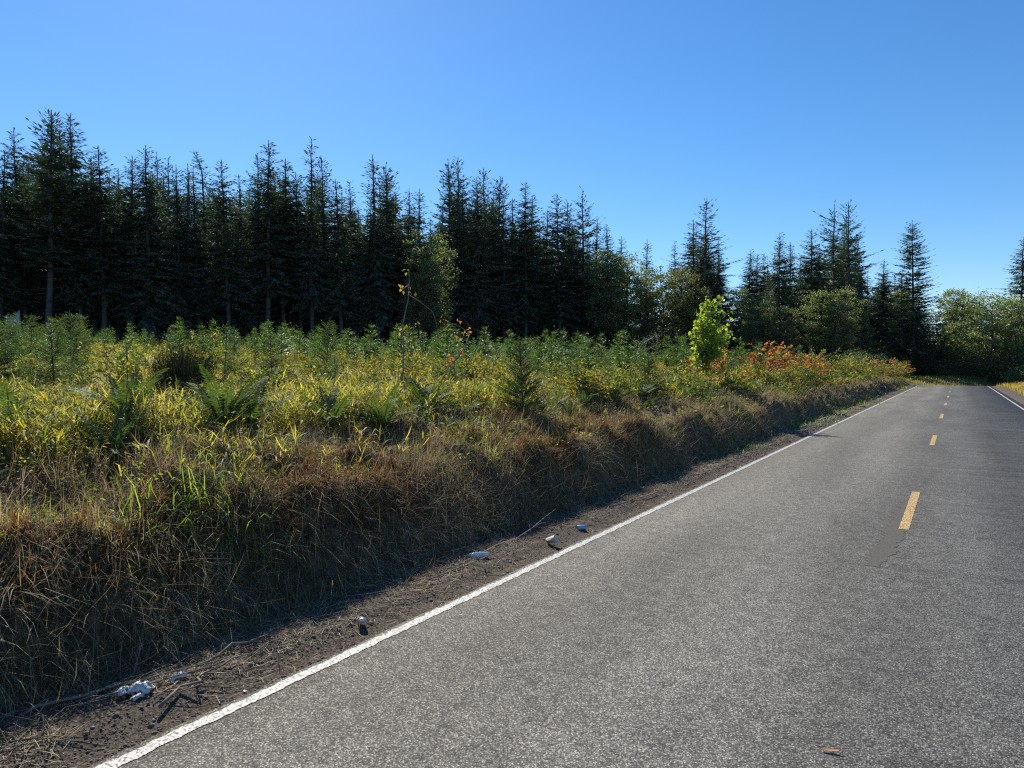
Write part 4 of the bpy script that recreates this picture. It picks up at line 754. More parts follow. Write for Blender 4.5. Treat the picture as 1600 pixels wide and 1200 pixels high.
# ------------------------------------------------------------------ young firs of the clearing (built 1.6 m tall)
GREEN = [(.042, .085, .022), (.058, .105, .026), (.032, .064, .022), (.085, .130, .034)]
def make_sapling(seed, H=1.6, wide=.56, whorl=.2, nb=9, leader=.34, dense=1.0, fine=True, cols=GREEN, up=.62):
    r = np.random.default_rng(seed); st = Soup(); cr = Soup()
    zs = np.linspace(0, H, 8); ax = np.stack([np.cumsum(r.normal(0, .006, 8)), np.cumsum(r.normal(0, .006, 8)), zs], 1)
    V, T = tube(ax, .014 * (1 - zs / H) + .004, 5); st.add(V, T, (.1, .08, .05))
    NP, ND, NL = [], [], []
    zz = .06
    while zz < H - leader * .4:
        u = 1 - zz / H
        inter = r.random() < .5
        for k in range(nb + int(3 * u)):
            a = r.uniform(0, 6.28); L = wide * (u ** .75) * r.uniform(.6, 1.12) * (1.0 if zz > .25 else .8) + .05
            tilt = up + r.normal(0, .1) - .25 * u
            hd = np.array([math.cos(a) * math.cos(tilt), math.sin(a) * math.cos(tilt), math.sin(tilt)])
            p0 = np.array([np.interp(zz, zs, ax[:, 0]), np.interp(zz, zs, ax[:, 1]), zz + r.normal(0, .03)])
            m = max(3, int(L / (.045 if fine else .10) * dense)); s = np.linspace(.15, 1, m)
            path = p0 + hd * (L * s)[:, None]; path[:, 2] += .10 * L * s ** 2
            if fine:
                V, T = tube(np.stack([p0, path[m // 2], path[-1]]), [.005, .004, .0015], 3, cap=False); st.add(V, T, (.09, .08, .04))
            side = unit(np.cross(hd, [0, 0, 1.0]))
            for sg in (-1, 1):
                tl = (.05 + .16 * L / wide) * (1.05 - .75 * s) * r.uniform(.7, 1.3, m)
                d = unit(hd * .75 + sg * side * r.uniform(.5, .9, m)[:, None] + np.array([0, 0, .12]) + r.normal(0, .1, (m, 3)))
                if fine:
                    for j in range(m):
                        q = max(2, int(tl[j] / .022)); f = np.linspace(.05, 1, q)[:, None]
                        b = path[j] + d[j] * tl[j] * f
                        for g2 in (-1, 1):
                            nd = d[j] * .75 + g2 * (np.cross(d[j], [0, 0, 1.0]) * .8) + r.normal(0, .35, (q, 3)) + [0, 0, .15]
                            NP.append(b); ND.append(nd); NL.append(np.full(q, .030) * r.uniform(.8, 1.2, q))
                else:
                    NP.append(path); ND.append(d); NL.append(tl * 1.1)
        zz += whorl * r.uniform(.6, .95)
    # leader
    q = 26 if fine else 6
    f = r.uniform(0, 1, q)[:, None]; NP.append(np.array([ax[-1, 0], ax[-1, 1], H - leader]) + f * np.array([0, 0, leader])); a = r.uniform(0, 6.28, q)
    ND.append(np.stack([np.cos(a), np.sin(a), np.full(q, 1.0)], 1)); NL.append(np.full(q, .03 if fine else .09))
    P = np.concatenate(NP); D = np.concatenate(ND); L = np.concatenate(NL); n = len(P)
    c = np.array(cols)[r.integers(0, len(cols), n)] * r.normal(1, .16, (n, 1)); c = np.clip(c, .01, 1)
    if fine:
        V, T = needles(P, D, r.normal(0, 1, (n, 3)), L, np.full(n, .0085)); cr.add(V, T, np.repeat(c, 3, 0))
    else:
        V, T = diamonds(P, D, r.normal(0, .6, (n, 3)) + [0, 0, 1], L, L * .28, fold=.2); cr.add(V, T, np.repeat(c, 4, 0))
    return st, cr
SAP_NEAR = [tuple(q.mesh(n) for q, n in zip(make_sapling(s, **kw), ('stem', 'foliage'))) for s, kw in
            ((41, {}), (42, dict(wide=.6, nb=7)), (43, dict(wide=.45, whorl=.24)), (44, dict(wide=.5, nb=8, whorl=.17)), (52, dict(wide=.60, nb=14, whorl=.17, cols=[(.030, .062, .022), (.040, .078, .026), (.022, .048, .018), (.06, .10, .03)])))]
SAP_MID = [tuple(q.mesh(n) for q, n in zip(make_sapling(s, fine=False, wide=w, nb=9, whorl=.2), ('stem', 'foliage'))) for s, w in ((45, .55), (46, .48), (47, .6), (48, .5))]
SAP_FAR_SOUP = [make_sapling(s, fine=False, dense=.6, nb=7, whorl=.22, wide=.55)[1].arrays() for s in (49, 50, 51)]

HERO = [  # x, y, height, width factor, mesh, label
    (-12.0, 5.61, 1.25, 1.4, 1, 'feathery young fir, big and wide, left of the dark broom bush'),
    (-12.3, 4.6, .95, 1.3, 0, 'shorter young fir in front of the wide feathery one at left'),
    (-13.0, 5.2, 1.3, 1.4, 4, 'young fir cut by the left edge of the clearing view'),
    (-22.0, 9.66, 1.65, 1.2, 1, 'taller young fir whose tip reaches the forest trunks, leftmost of two'),
    (-21.0, 9.96, 1.6, 1.2, 0, 'taller young fir whose tip reaches the forest trunks, right of two'),
    (-12.5, 7.05, 1.0, 1.25, 2, 'young fir close behind the yellow leafed shrub left of the broom'),
    (-12.0, 8.64, 1.1, 1.2, 0, 'young fir just right of the dark broom bush'),
    (-13.5, 11.0, 1.4, 1.1, 3, 'dark stemmed young fir with tall leader, second right of the broom'),
    (-10.5, 10.08, .95, 1.3, 2, 'bright green young fir behind the middle of the grassy lip'),
    (-6.95, 11.48, 1.55, 1.0, 4, 'dense dark young fir on the bank edge, casting a long shadow'),
    (-7.6, 19.47, 1.3, 1.25, 4, 'young fir among bracken left of the bright maple'),
    (-6.9, 24.83, 1.0, 1.3, 4, 'low dark young fir on the bank edge below the bright maple'),
    (-7.1, 24.0, .8, 1.3, 1, 'low bushy young fir beside the dark one below the bright maple'),
    (-8.0, 74.3, 2.4, 1.5, 1, 'solitary young fir on the far bank near the orange shrubs'),
    (-9.4, 12.5, 1.0, .9, 2, 'small thin young fir behind the two bare canes'),
    (-11.5, 15.5, 1.2, 1.1, 0, 'young fir behind the bare canes with straight dark stem'),
]
def place_sapling(mesh, x, y, h, w, label, group, tilt=.04):
    st, lf = mesh
    k = h / 1.6
    t = thing('young_fir', label, 'young conifer', (x, y, H1(x, y) - .03), rng.uniform(0, 6.28), group, (k * w, k * w, k))
    t.rotation_euler.x = rng.normal(0, tilt); t.rotation_euler.y = rng.normal(0, tilt)
    obj('stem', st, M_TWIG, t); obj('foliage', lf, M_SAPLING, t)
    return t
for (x, y, h, w, m, lab) in HERO:
    place_sapling(SAP_NEAR[m], x, y, h, w, lab, 'young firs planted in the clearing')

EDGE_PTS = np.array([(-130, 30), (-104, 42), (-87, 80), (-65, 128), (-50, 143), (-25, 141), (-12, 139), (0, 138)])
def before_forest(X, Y):
    # depth along the view is less than that of the forest edge in the same direction
    th = np.arctan2(-X, Y); te = np.arctan2(-EDGE_PTS[:, 0], EDGE_PTS[:, 1]); re = np.hypot(EDGE_PTS[:, 0], EDGE_PTS[:, 1])
    o = np.argsort(te)
    return np.hypot(X, Y) < np.interp(th, te[o], re[o]) - 2.5

step = 2.1
a, b = np.meshgrid(np.arange(-125, -8.0, step), np.arange(2, 140, step))
X = (a + rng.uniform(-.8, .8, a.shape)).ravel(); Y = (b + rng.uniform(-.8, .8, b.shape)).ravel()
ok = seen(X, Y, 150) & before_forest(X, Y) & (X < -8.6 - .02 * Y) & (view_depth(X, Y) > 14.5) & (np.hypot(X + 8, Y - 26.4) > 2.5)
ok &= rng.uniform(0, 1, len(X)) < np.clip(2.4 * fbm(X * .17, Y * .17, 101, 2) - .62, .06, 1)
ok &= ~((np.abs(X + 9.5) < 1.2) & (np.abs(Y - 11.2) < 1.4))
X, Y = X[ok], Y[ok]
order = np.argsort(view_depth(X, Y)); X, Y = X[order], Y[order]
NS = 300 - len(HERO)
for i in range(min(NS, len(X))):
    d = view_depth(X[i], Y[i])
    h = rng.uniform(.5, 1.25) * min(.95 + .028 * d, 2.2)
    mesh = SAP_NEAR[rng.integers(0, 5)] if d < 24 else SAP_MID[rng.integers(0, 4)]
    lab = 'young green fir in the clearing, nearer rows behind the bank shrubs' if d < 24 else 'young green fir in the middle of the replanted clearing'
    place_sapling(mesh, X[i], Y[i], h, rng.uniform(.95, 1.35), lab, 'young firs planted in the clearing')
FX, FY = X[NS:], Y[NS:]
def scatter(parts, X, Y, Z, scale, wscale, name, mat, label, tints=None):
    Vs, Ts, Cs, n = [], [], [], 0
    for i in range(len(X)):
        V, T, C = parts[i % len(parts)]
        a = rng.uniform(0, 6.28); ca, sa = math.cos(a), math.sin(a)
        k, w = scale[i], wscale[i]
        W = np.stack([(V[:, 0] * ca - V[:, 1] * sa) * k * w + X[i], (V[:, 0] * sa + V[:, 1] * ca) * k * w + Y[i], V[:, 2] * k + Z[i]], 1)
        Vs.append(W); Ts.append(T + n); Cs.append(C * rng.uniform(.8, 1.2)); n += len(V)
    return obj(name, mesh_np(name, np.concatenate(Vs), np.concatenate(Ts), np.concatenate(Cs)), mat, kind='stuff', label=label)
if len(FX):
    scatter(SAP_FAR_SOUP, FX, FY, height(FX, FY) - .03, rng.uniform(.85, 1.4, len(FX)), rng.uniform(.9, 1.3, len(FX)), 'young_fir_rows', M_SAPLING, 'far rows of small green firs filling the clearing up to the forest')

# ------------------------------------------------------------------ leafy shrubs of the clearing (built 1 m tall)
def make_shrub(seed, cols, weights, h=1.0, w=.55, stems=15, per=40, leaf=.058, spread=.6):
    r = np.random.default_rng(seed); st = Soup(); lf = Soup()
    for k in range(stems):
        a = r.uniform(0, 6.28); q = w * r.uniform(.15, 1.0); hh = h * r.uniform(.55, 1.05) * (1 - .25 * q / w)
        p = np.array([(.06 * math.cos(a), .06 * math.sin(a), 0), (q * .35 * math.cos(a), q * .35 * math.sin(a), hh * .55), (q * math.cos(a + .2), q * math.sin(a + .2), hh)])
        V, T = tube(p, [.008, .006, .002], 3, cap=False); st.add(V, T, (.1, .06, .04))
        for b in range(4):
            f = r.uniform(.35, 1); base = p[1] + (p[2] - p[1]) * (f - .35) / .65 if f > .35 else p[0]
            d = unit(np.array([math.cos(a), math.sin(a), .5]) + r.normal(0, .7, 3)); Lb = r.uniform(.12, .32) * spread / .6
            V, T = tube([base, base + d * Lb], [.004, .0015], 3, cap=False); st.add(V, T, (.1, .06, .04))
            m = per // 4
            t = r.uniform(.1, 1, (m, 1)); P = base + d * Lb * t + r.normal(0, .02, (m, 3))
            D = d * .6 + r.normal(0, .8, (m, 3)); D[:, 2] -= .1
            L = leaf * r.uniform(.6, 1.3, m)
            V, T = diamonds(P, D, r.normal(0, .6, (m, 3)) + [0, 0, 1], L, L * .62, mid=.5, fold=.15)
            cc = np.array(cols)[r.choice(len(cols), p=np.array(weights) / sum(weights))] * r.normal(1, .2, (m, 1)) * np.ones((m, 3))
            lf.add(V, T, np.repeat(np.clip(cc, .01, 1), 4, 0))
    return st, lf
YEL = [(.24, .22, .035), (.18, .20, .04), (.11, .16, .04), (.26, .15, .04)]
SHRUB_DEF = {
    'yellow': [make_shrub(61, YEL, [5, 4, 2, 1]), make_shrub(62, YEL, [4, 5, 3, 1], w=.65, stems=14)],
    'green': [make_shrub(63, [(.10, .15, .04), (.14, .18, .05), (.07, .12, .04)], [3, 3, 2]), make_shrub(64, [(.12, .17, .04), (.18, .19, .05), (.07, .11, .035)], [3, 2, 3], h=.9, w=.7)],
    'orange': [make_shrub(65, [(.28, .14, .05), (.30, .18, .05), (.24, .08, .05), (.16, .17, .05)], [2.5, 3, 1, 5], stems=16, leaf=.06)],
    'red': [make_shrub(66, [(.33, .115, .08), (.28, .09, .07), (.32, .17, .08), (.14, .17, .055)], [3.5, 2, 2.5, 3.5], stems=20, leaf=.075, w=.7)],
}
SHRUBS = {k: [(s.mesh('stem'), l.mesh('foliage')) for s, l in v] for k, v in SHRUB_DEF.items()}
def place_shrub(kind, i, x, y, s, label, group='leafy shrubs in the clearing', w=1.0):
    st, lf = SHRUBS[kind][i % len(SHRUBS[kind])]
    t = thing('leafy_shrub', label, 'shrub', (x, y, H1(x, y) - .03), rng.uniform(0, 6.28), group, (s * w, s * w, s))
    obj('stem', st, M_TWIG, t); obj('foliage', lf, M_LEAF, t)
SHRUB_LABEL = {'yellow': 'yellow leafed shrub between the young firs', 'green': 'light green leafy shrub between the young firs', 'orange': 'orange tinged leafy shrub among the young firs', 'red': 'red leafed shrub among the young firs'}
NEAR_SHRUBS = [
    ('yellow', -11.2, 7.6, 1.0, 1, 'bright yellow leafed shrub directly left of the dark broom bush'),
    ('yellow', -11.0, 6.2, .9, 1, 'yellow green shrub at the foot of the wide feathery fir'),
    ('orange', -10.4, 9.1, .4, 1.3, 'low orange shrub at right behind the broom bush'),
    ('yellow', -10.6, 12.2, .9, 1.1, 'yellow shrub just left of the bare canes'),
    ('orange', -9.7, 10.3, .35, 1.2, 'small brown orange shrub left of the bare canes'),
    ('yellow', -10.2, 14.2, 1.0, 1.1, 'yellow shrub just right of the bare canes'),
    ('yellow', -8.8, 13.6, .7, 1.2, 'yellow green shrub behind the dense fir on the bank edge'),
    ('green', -8.2, 21.5, .8, 1.2, 'broad green shrub among bracken left of the maple'),
    ('red', -8.6, 28.4, 1.25, .8, 'dark red shrub tucked behind the bright maple'),
    ('yellow', -7.6, 27.6, .9, 1.3, 'yellow shrub at the right foot of the bright maple'),
    ('red', -8.0, 35.4, 1.45, 1.0, 'biggest red leafed shrub on the bank right of the maple'),
    ('red', -8.3, 38.0, 1.4, .8, 'tall red shrub behind the biggest red one'),
    ('green', -7.3, 32.5, 1.0, 1.5, 'green shrub in front of the biggest red one'),
    ('red', -7.7, 43.5, 1.1, 1.3, 'second broad red shrub further along the bank past the biggest'),
    ('red', -7.4, 46.5, 1.2, 1.2, 'smaller bright red shrub left of the dark stump'),
    ('yellow', -7.9, 49.5, 1.6, 1.1, 'tall yellowish shrub beside the dark stump'),
    ('green', -7.0, 40.0, .9, 1.6, 'green shrub below the orange red one on the bank'),
    ('yellow', -7.2, 57.0, 1.2, 1.4, 'yellow green shrub right of the dark stump'),
    ('yellow', -7.3, 62.0, 1.2, 1.4, 'yellow shrub past the stump, before the solitary fir'),
    ('green', -7.6, 68.0, 1.5, 1.5, 'green shrub before the solitary fir on the far bank'),
    ('red', -7.0, 84.0, 1.5, 1.2, 'small red shrub left of the orange ones at the road crest'),
    ('orange', -7.0, 89.0, 1.8, 1.3, 'first orange shrub on the bank near the road crest'),
    ('orange', -6.6, 95.0, 2.0, 1.3, 'large orange shrub on the bank at the road crest'),
    ('yellow', -6.2, 92.0, 1.3, 1.7, 'yellow green shrub in front of the orange ones at the crest'),
    ('orange', -6.6, 101.0, 2.2, 1.2, 'last orange shrub at the end of the bank'),
    ('yellow', -6.3, 86.0, 1.1, 1.7, 'low yellow shrub on the far bank before the crest'),
    ('green', -6.7, 79.0, 1.1, 1.7, 'low green shrub under the solitary fir on the far bank'),
]
for i, (k, x, y, s, w, lab) in enumerate(NEAR_SHRUBS):
    g2 = 1.35 if y > 26 else 1.15
    place_shrub(k, i, x, y, s * g2, lab, 'shrubs along the bank', w * 1.1)
bk = 0
while bk < 46:
    y = 15 + 90 * rng.uniform() ** 1.25; x = -6.7 - abs(rng.normal(0, .9)) - (.0 if y < 60 else -.2)
    if abs(y - 26.4) < 1.5 or abs(y - 52.2) < 1.2: continue
    k = rng.choice(['green', 'yellow', 'orange', 'red'], p=[.68, .31, .01, .0])
    place_shrub(k, bk, x, y, rng.uniform(.6, 1.15) * (1 + y * .004), {'green': 'green shrub crowding the edge of the bank above the cut', 'yellow': 'yellow green shrub crowding the edge of the bank above the cut', 'orange': 'orange leafed shrub crowding the edge of the bank above the cut', 'red': 'reddish shrub crowding the edge of the bank above the cut'}[k], 'shrubs along the bank', rng.uniform(1.0, 1.5))
    bk += 1
step = 1.5
a, b = np.meshgrid(np.arange(-70, -7.6, step), np.arange(2, 100, step))
X = (a + rng.uniform(-.7, .7, a.shape)).ravel(); Y = (b + rng.uniform(-.7, .7, b.shape)).ravel()
d = view_depth(X, Y)
ok = seen(X, Y, 120) & before_forest(X, Y) & (X < -8.3 + .012 * Y) & (d > 11.5) & (d < 75)
patch = fbm(X * .16, Y * .16, 131, 2)
ok &= rng.uniform(0, 1, len(X)) < np.clip((patch - .42) * 5, 0.05, 1)
ok &= ~((np.abs(X + 10.2) < 1.0) & (np.abs(Y - 6.6) < 1.2)) & ~((np.abs(X + 9.2) < .8) & (np.abs(Y - 10.9) < .9))
X, Y = X[ok], Y[ok]; order = np.argsort(view_depth(X, Y)); X, Y = X[order], Y[order]
NSH = 300 - len(NEAR_SHRUBS) - 46
kinds = rng.choice(['yellow', 'green', 'orange', 'red'], len(X), p=[.38, .60, .02, .0])
for i in range(min(NSH, len(X))):
    near = view_depth(X[i], Y[i]) < 18
    place_shrub(kinds[i], i, X[i], Y[i], rng.uniform(.5, 1.0), SHRUB_LABEL[kinds[i]] + (' close behind the grassy lip' if near else ' further out in the clearing'), 'leafy shrubs in the clearing', rng.uniform(.9, 1.3))
if len(X) > NSH:
    RX, RY = X[NSH:], Y[NSH:]
    soups = [SHRUB_DEF[k][0][1].arrays() for k in ('yellow', 'green', 'yellow', 'orange')]
    thin = []
    for V, T, C in soups:
        q = np.arange(0, len(V) // 4, 3); V4 = V.reshape(-1, 4, 3)[q]; C4 = C.reshape(-1, 4, 3)[q]
        cen = V4[:, :1]; V4 = cen + (V4 - cen) * 1.8
        i4 = np.arange(len(q)) * 4; T4 = np.stack([np.stack([i4, i4 + 1, i4 + 2], 1), np.stack([i4, i4 + 2, i4 + 3], 1)], 1).reshape(-1, 3)
        thin.append((V4.reshape(-1, 3), T4, C4.reshape(-1, 3)))
    m = min(len(RX), 900)
    scatter(thin, RX[:m], RY[:m], height(RX[:m], RY[:m]), rng.uniform(.5, .85, m), rng.uniform(.9, 1.3, m), 'clearing_undergrowth', M_LEAF, 'far yellow and green leafy undergrowth among the young firs')

# ------------------------------------------------------------------ dark broom bush
def make_broom():
    r = np.random.default_rng(71); st = Soup()
    n = 1800
    a = r.uniform(0, 6.28, n); q = np.sqrt(r.uniform(0, 1, n)); z0 = r.uniform(0, .62, n)
    P = np.stack([q * .36 * np.cos(a), q * .36 * np.sin(a), z0 * (1 - .3 * q)], 1)
    V, T, m = blades(P, a, q * .42 + r.normal(0, .26, n), r.normal(0, .35, n), r.uniform(.18, .62, n), .006, 2)
    C = np.repeat(np.clip(np.array([[.028, .036, .02]]) * r.normal(1, .25, (n, 1)), .005, 1), m, 0); st.add(V, T, C)
    lf = Soup(); k = 2200
    a = r.uniform(0, 6.28, k); q = np.sqrt(r.uniform(0, 1, k)); z = r.uniform(.15, 1.2, k)
    P = np.stack([q * (.3 + .2 * np.minimum(z, .8)) * np.cos(a), q * (.3 + .2 * np.minimum(z, .8)) * np.sin(a), z * (1 - .22 * q * q)], 1)
    V, T = diamonds(P, r.normal(0, .5, (k, 3)) + [0, 0, .9], r.normal(0, 1, (k, 3)), r.uniform(.018, .035, k), .010)
    lf.add(V, T, np.repeat(np.clip(np.array([[.04, .055, .025]]) * r.normal(1, .3, (k, 1)), .005, 1), 4, 0))
    return st.mesh('twigs'), lf.mesh('foliage')
tw, lf = make_broom()
t = thing('broom_bush', 'dense dark green broom bush rising above the grassy lip', 'bush', (-10.2, 6.61, H1(-10.2, 6.61) - .03), 0, None, (1.05, 1.05, .92))
obj('twigs', tw, M_BROOM, t); obj('foliage', lf, M_BROOM, t)

# ------------------------------------------------------------------ bright maple sapling (3 m)
def lobed(P, D, N, S):
    """a five lobed maple leaf of eight triangles"""
    D = unit(D); B = unit(np.cross(D, N)); N2 = np.cross(B, D)
    out = [(0, 0), (.42, -.05), (.5, .35), (.28, .45), (.34, .85), (.0, 1.05), (-.34, .85), (-.28, .45), (-.5, .35), (-.42, -.05)]
    n = len(P); V = []
    for (x, y) in [(0, .35)] + out:
        V.append(P + (B * x + D * y + N2 * (-.10 * (x * x * 3 + (y - .4) ** 2))) * np.asarray(S)[:, None])
    V = np.stack(V, 1).reshape(-1, 3); i = np.arange(n)[:, None] * 11
    T = np.concatenate([np.concatenate([i, i + 1 + k, i + 1 + (k + 1) % 10], 1) for k in range(10)])
    return V, T
def make_maple():
    r = np.random.default_rng(81); st = Soup(); lf = Soup()
    tops = []
    for (dx, dy, hh) in ((0, 0, 3.0), (.06, .08, 2.3), (-.08, .04, 2.1)):
        p = [(dx, dy, 0), (dx * 1.6, dy * 1.6, hh * .35), (dx * 2 + .05, dy * 2, hh * .7), (dx * 2.2 + .1, dy * 2.4, hh * .97)]
        V, T = tube(p, [.03, .024, .016, .006], 5); st.add(V, T, (.16, .11, .08)); tops.append((np.array(p), hh))
    nb = 135
    for k in range(nb):
        p, hh = tops[[0, 0, 1, 2][k % 4]]; z = r.uniform(.34, 1.0)
        base = np.array([np.interp(z * hh, p[:, 2], p[:, j]) for j in range(3)]); a = r.uniform(0, 6.28)
        bz = base[2]
        L = (.64 if 1.2 < bz < 2.6 else .42) * r.uniform(.55, 1.15) * (1 - .5 * max(0, bz - 2.5))
        L *= 1 + .35 * math.cos(a - .2) * (bz > 1.3)
        d = unit(np.array([math.cos(a), math.sin(a), r.uniform(.1, .7)]))
        V, T = tube([base, base + d * L * .5, base + d * L + [0, 0, .04]], [.008, .006, .003], 3, cap=False); st.add(V, T, (.15, .12, .06))
        m = 15
        t = r.uniform(.25, 1.1, (m, 1)); P = base + d * L * t + r.normal(0, .06, (m, 3))
        D = d * .5 + r.normal(0, .6, (m, 3)) + [0, 0, -.45]
        S = r.uniform(.065, .12, m)
        V, T = lobed(P, D, r.normal(0, .5, (m, 3)) + [0, 0, 1], S)
        c = np.array([(.16, .22, .03), (.20, .25, .035), (.10, .17, .03)])[r.integers(0, 3, m)] * r.normal(1, .15, (m, 1))
        lf.add(V, T, np.repeat(np.clip(c, .01, 1), 11, 0))
    return st.mesh('trunk', True), lf.mesh('crown')
tk, cr = make_maple()
M_MAPLE = leaf_mat('maple_leaves', trans=.6, trans_tint=(2.2, 2.1, .5), gloss=.07, noise_scale=1.5)
t = thing('maple_sapling', 'bright yellow green maple sapling standing on the bank', 'young tree', (-8.0, 26.38, H1(-8, 26.38) - .03), .3, None, (1.12, 1.12, 1.12))
obj('trunk', tk, M_TWIG, t); obj('crown', cr, M_MAPLE, t)

# ------------------------------------------------------------------ two bare canes with a few autumn leaves, behind the lip
M_CANE = plain_mat('grey_brown_cane', (.24, .19, .15), rough=.7, noise=.3, scale=9)
def cane(name_label, base, stems, leaves, twigs):
    x0, y0 = base; z0 = H1(x0, y0)
    t = thing('bare_cane', name_label, 'sapling', (x0, y0, z0 - .05), 0, 'bare canes behind the lip')
    # stems are drawn in the plane across the view through the cane
    ex = np.array([_c, _s, 0]); ez = np.array([0, 0, 1.0]); ey = np.array([-_s, _c, 0])
    def P3(p, j=0.0): return ex * p[0] + ez * p[1] + ey * j
    for k, (pts, r0) in enumerate(stems):
        s = Soup(); pp = [P3(p, .10 * math.sin(1.7 * q + k * 2)) for q, p in enumerate(pts)]
        V, T = tube(pp, np.linspace(r0, r0 * .35, len(pp)) * 1.45, 5); s.add(V, T, (.09, .06, .045))
        obj('stem' if r0 > .007 else 'twig', s.mesh('stem', True), M_CANE, t)
    for (px, pz, colr, n) in leaves:
        s = Soup(); r = np.random.default_rng(int(abs(px * 100) + pz * 37))
        P = P3((px, pz)) + r.normal(0, .035, (n, 3)); D = r.normal(0, 1, (n, 3)) + [0, 0, -.6]
        S = r.uniform(.06, .095, n)
        V, T = diamonds(P, D, r.normal(0, 1, (n, 3)) + [0, 0, .6], S, S * .6, fold=.25, mid=.5)
        c = np.array(colr) * r.normal(1, .15, (n, 1)); s.add(V, T, np.repeat(np.clip(c, .01, 1), 4, 0))
        obj('leaf', s.mesh('leaf'), M_LEAF, t)
U = 14.0 / 1109          # metres per photo pixel at the canes
def pp(*q): return [((a - 643) * U, (620 - b) * U) for a, b in q]
YL, GL, RL = (.30, .24, .05), (.18, .20, .05), (.32, .09, .045)
cane('tall bare cane with few yellow leaves, leftmost of two behind the lip', (-9.35, 10.6),
     [(pp((643, 626), (652, 573), (655, 530), (654, 495), (662, 450), (663, 425), (664, 408)), .013), (pp((654, 511), (664, 522), (656, 530)), .005), (pp((654, 511), (668, 516), (684, 522), (687, 519)), .005),
      (pp((662, 445), (680, 456), (700, 472), (707, 492), (710, 520)), .006), (pp((661, 455), (656, 480), (652, 500)), .004), (pp((664, 430), (650, 442)), .004), (pp((682, 522), (678, 495), (675, 483)), .004)],
     [((659 - 643) * U, (620 - 408) * U, GL, 5), ((651 - 643) * U, (620 - 434) * U, YL, 7), ((660 - 643) * U, (620 - 432) * U, YL, 3), ((655 - 643) * U, (620 - 494) * U, GL, 5), ((650 - 643) * U, (620 - 500) * U, YL, 3),
      ((663 - 643) * U, (620 - 515) * U, GL, 4), ((674 - 643) * U, (620 - 490) * U, YL, 5), ((676 - 643) * U, (620 - 440) * U, GL, 4), ((650 - 643) * U, (620 - 563) * U, (.4, .3, .2), 4), ((672 - 643) * U, (620 - 518) * U, (.34, .3, .2), 2), ((682 - 643) * U, (620 - 503) * U, (.34, .3, .2), 2)], None)
def pq(*q): return [((a - 661) * U, (622 - b) * U) for a, b in q]
cane('leaning bare cane with red and orange leaves, right of the taller one', (-8.9, 10.9),
     [(pq((661, 628), (680, 585), (700, 550), (716, 535), (728, 512), (733, 497)), .012), (pq((732, 497), (718, 488), (702, 482), (694, 477)), .005), (pq((733, 500), (722, 506), (714, 508)), .004), (pq((690, 569), (670, 571), (655, 572)), .004), (pq((712, 538), (706, 545)), .004)],
     [((702 - 661) * U, (622 - 543) * U, RL, 9), ((706 - 661) * U, (622 - 534) * U, (.34, .14, .07), 6), ((720 - 661) * U, (622 - 527) * U, RL, 6), ((697 - 661) * U, (622 - 565) * U, (.36, .14, .06), 4), ((728 - 661) * U, (622 - 497) * U, YL, 7), ((732 - 661) * U, (622 - 496) * U, (.34, .14, .07), 4),
      ((717 - 661) * U, (622 - 507) * U, YL, 6), ((690 - 661) * U, (622 - 474) * U, RL, 6), ((716 - 661) * U, (622 - 479) * U, (.34, .16, .09), 4), ((678 - 661) * U, (622 - 590) * U, (.4, .3, .2), 2)], None)

# ------------------------------------------------------------------ stumps, logs and slash
def make_stump(seed, r0, h, colr, jag=.3):
    r = np.random.default_rng(seed); n = 14; rows = 5; s = Soup(); V = []
    rr = r0 * (1 + r.normal(0, .12, n))
    for k in range(rows):
        f = k / (rows - 1)
        for j in range(n):
            a = j * 2 * np.pi / n; q = rr[j] * (1.3 - .42 * f ** .6) ; z = h * f * (1 + (jag * r.normal() if k == rows - 1 else 0))
            V.append((q * math.cos(a), q * math.sin(a), z))
    V.append((0, 0, h * .72)); T = []
    for k in range(rows - 1):
        for j in range(n):
            p, q = k * n + j, k * n + (j + 1) % n; T += [(p, q, p + n), (q, q + n, p + n)]
    for j in range(n): T.append(((rows - 1) * n + j, (rows - 1) * n + (j + 1) % n, len(V) - 1))
    s.add(V, T, colr); return s.mesh('stump')
M_CHAR = plain_mat('charred_wood', (.035, .03, .027), rough=.9, noise=.4, scale=7, bump=.6)
t = obj('tree_stump', make_stump(5, .36, .5, (.04, .04, .04), .1), M_CHAR, label='dark charred tree stump on the bank right of the red shrubs', category='stump')
t.location = (-7.3, 52.2, H1(-7.3, 52.2) - .05)
t = obj('tree_stump', make_stump(6, .72, 3.3, (.4, .38, .36), .12), M_DEADWOOD, label='tall grey broken stump before the forest at the left end', category='stump')
t.location = (-92, 38.7, H1(-92, 38.7) - .1)

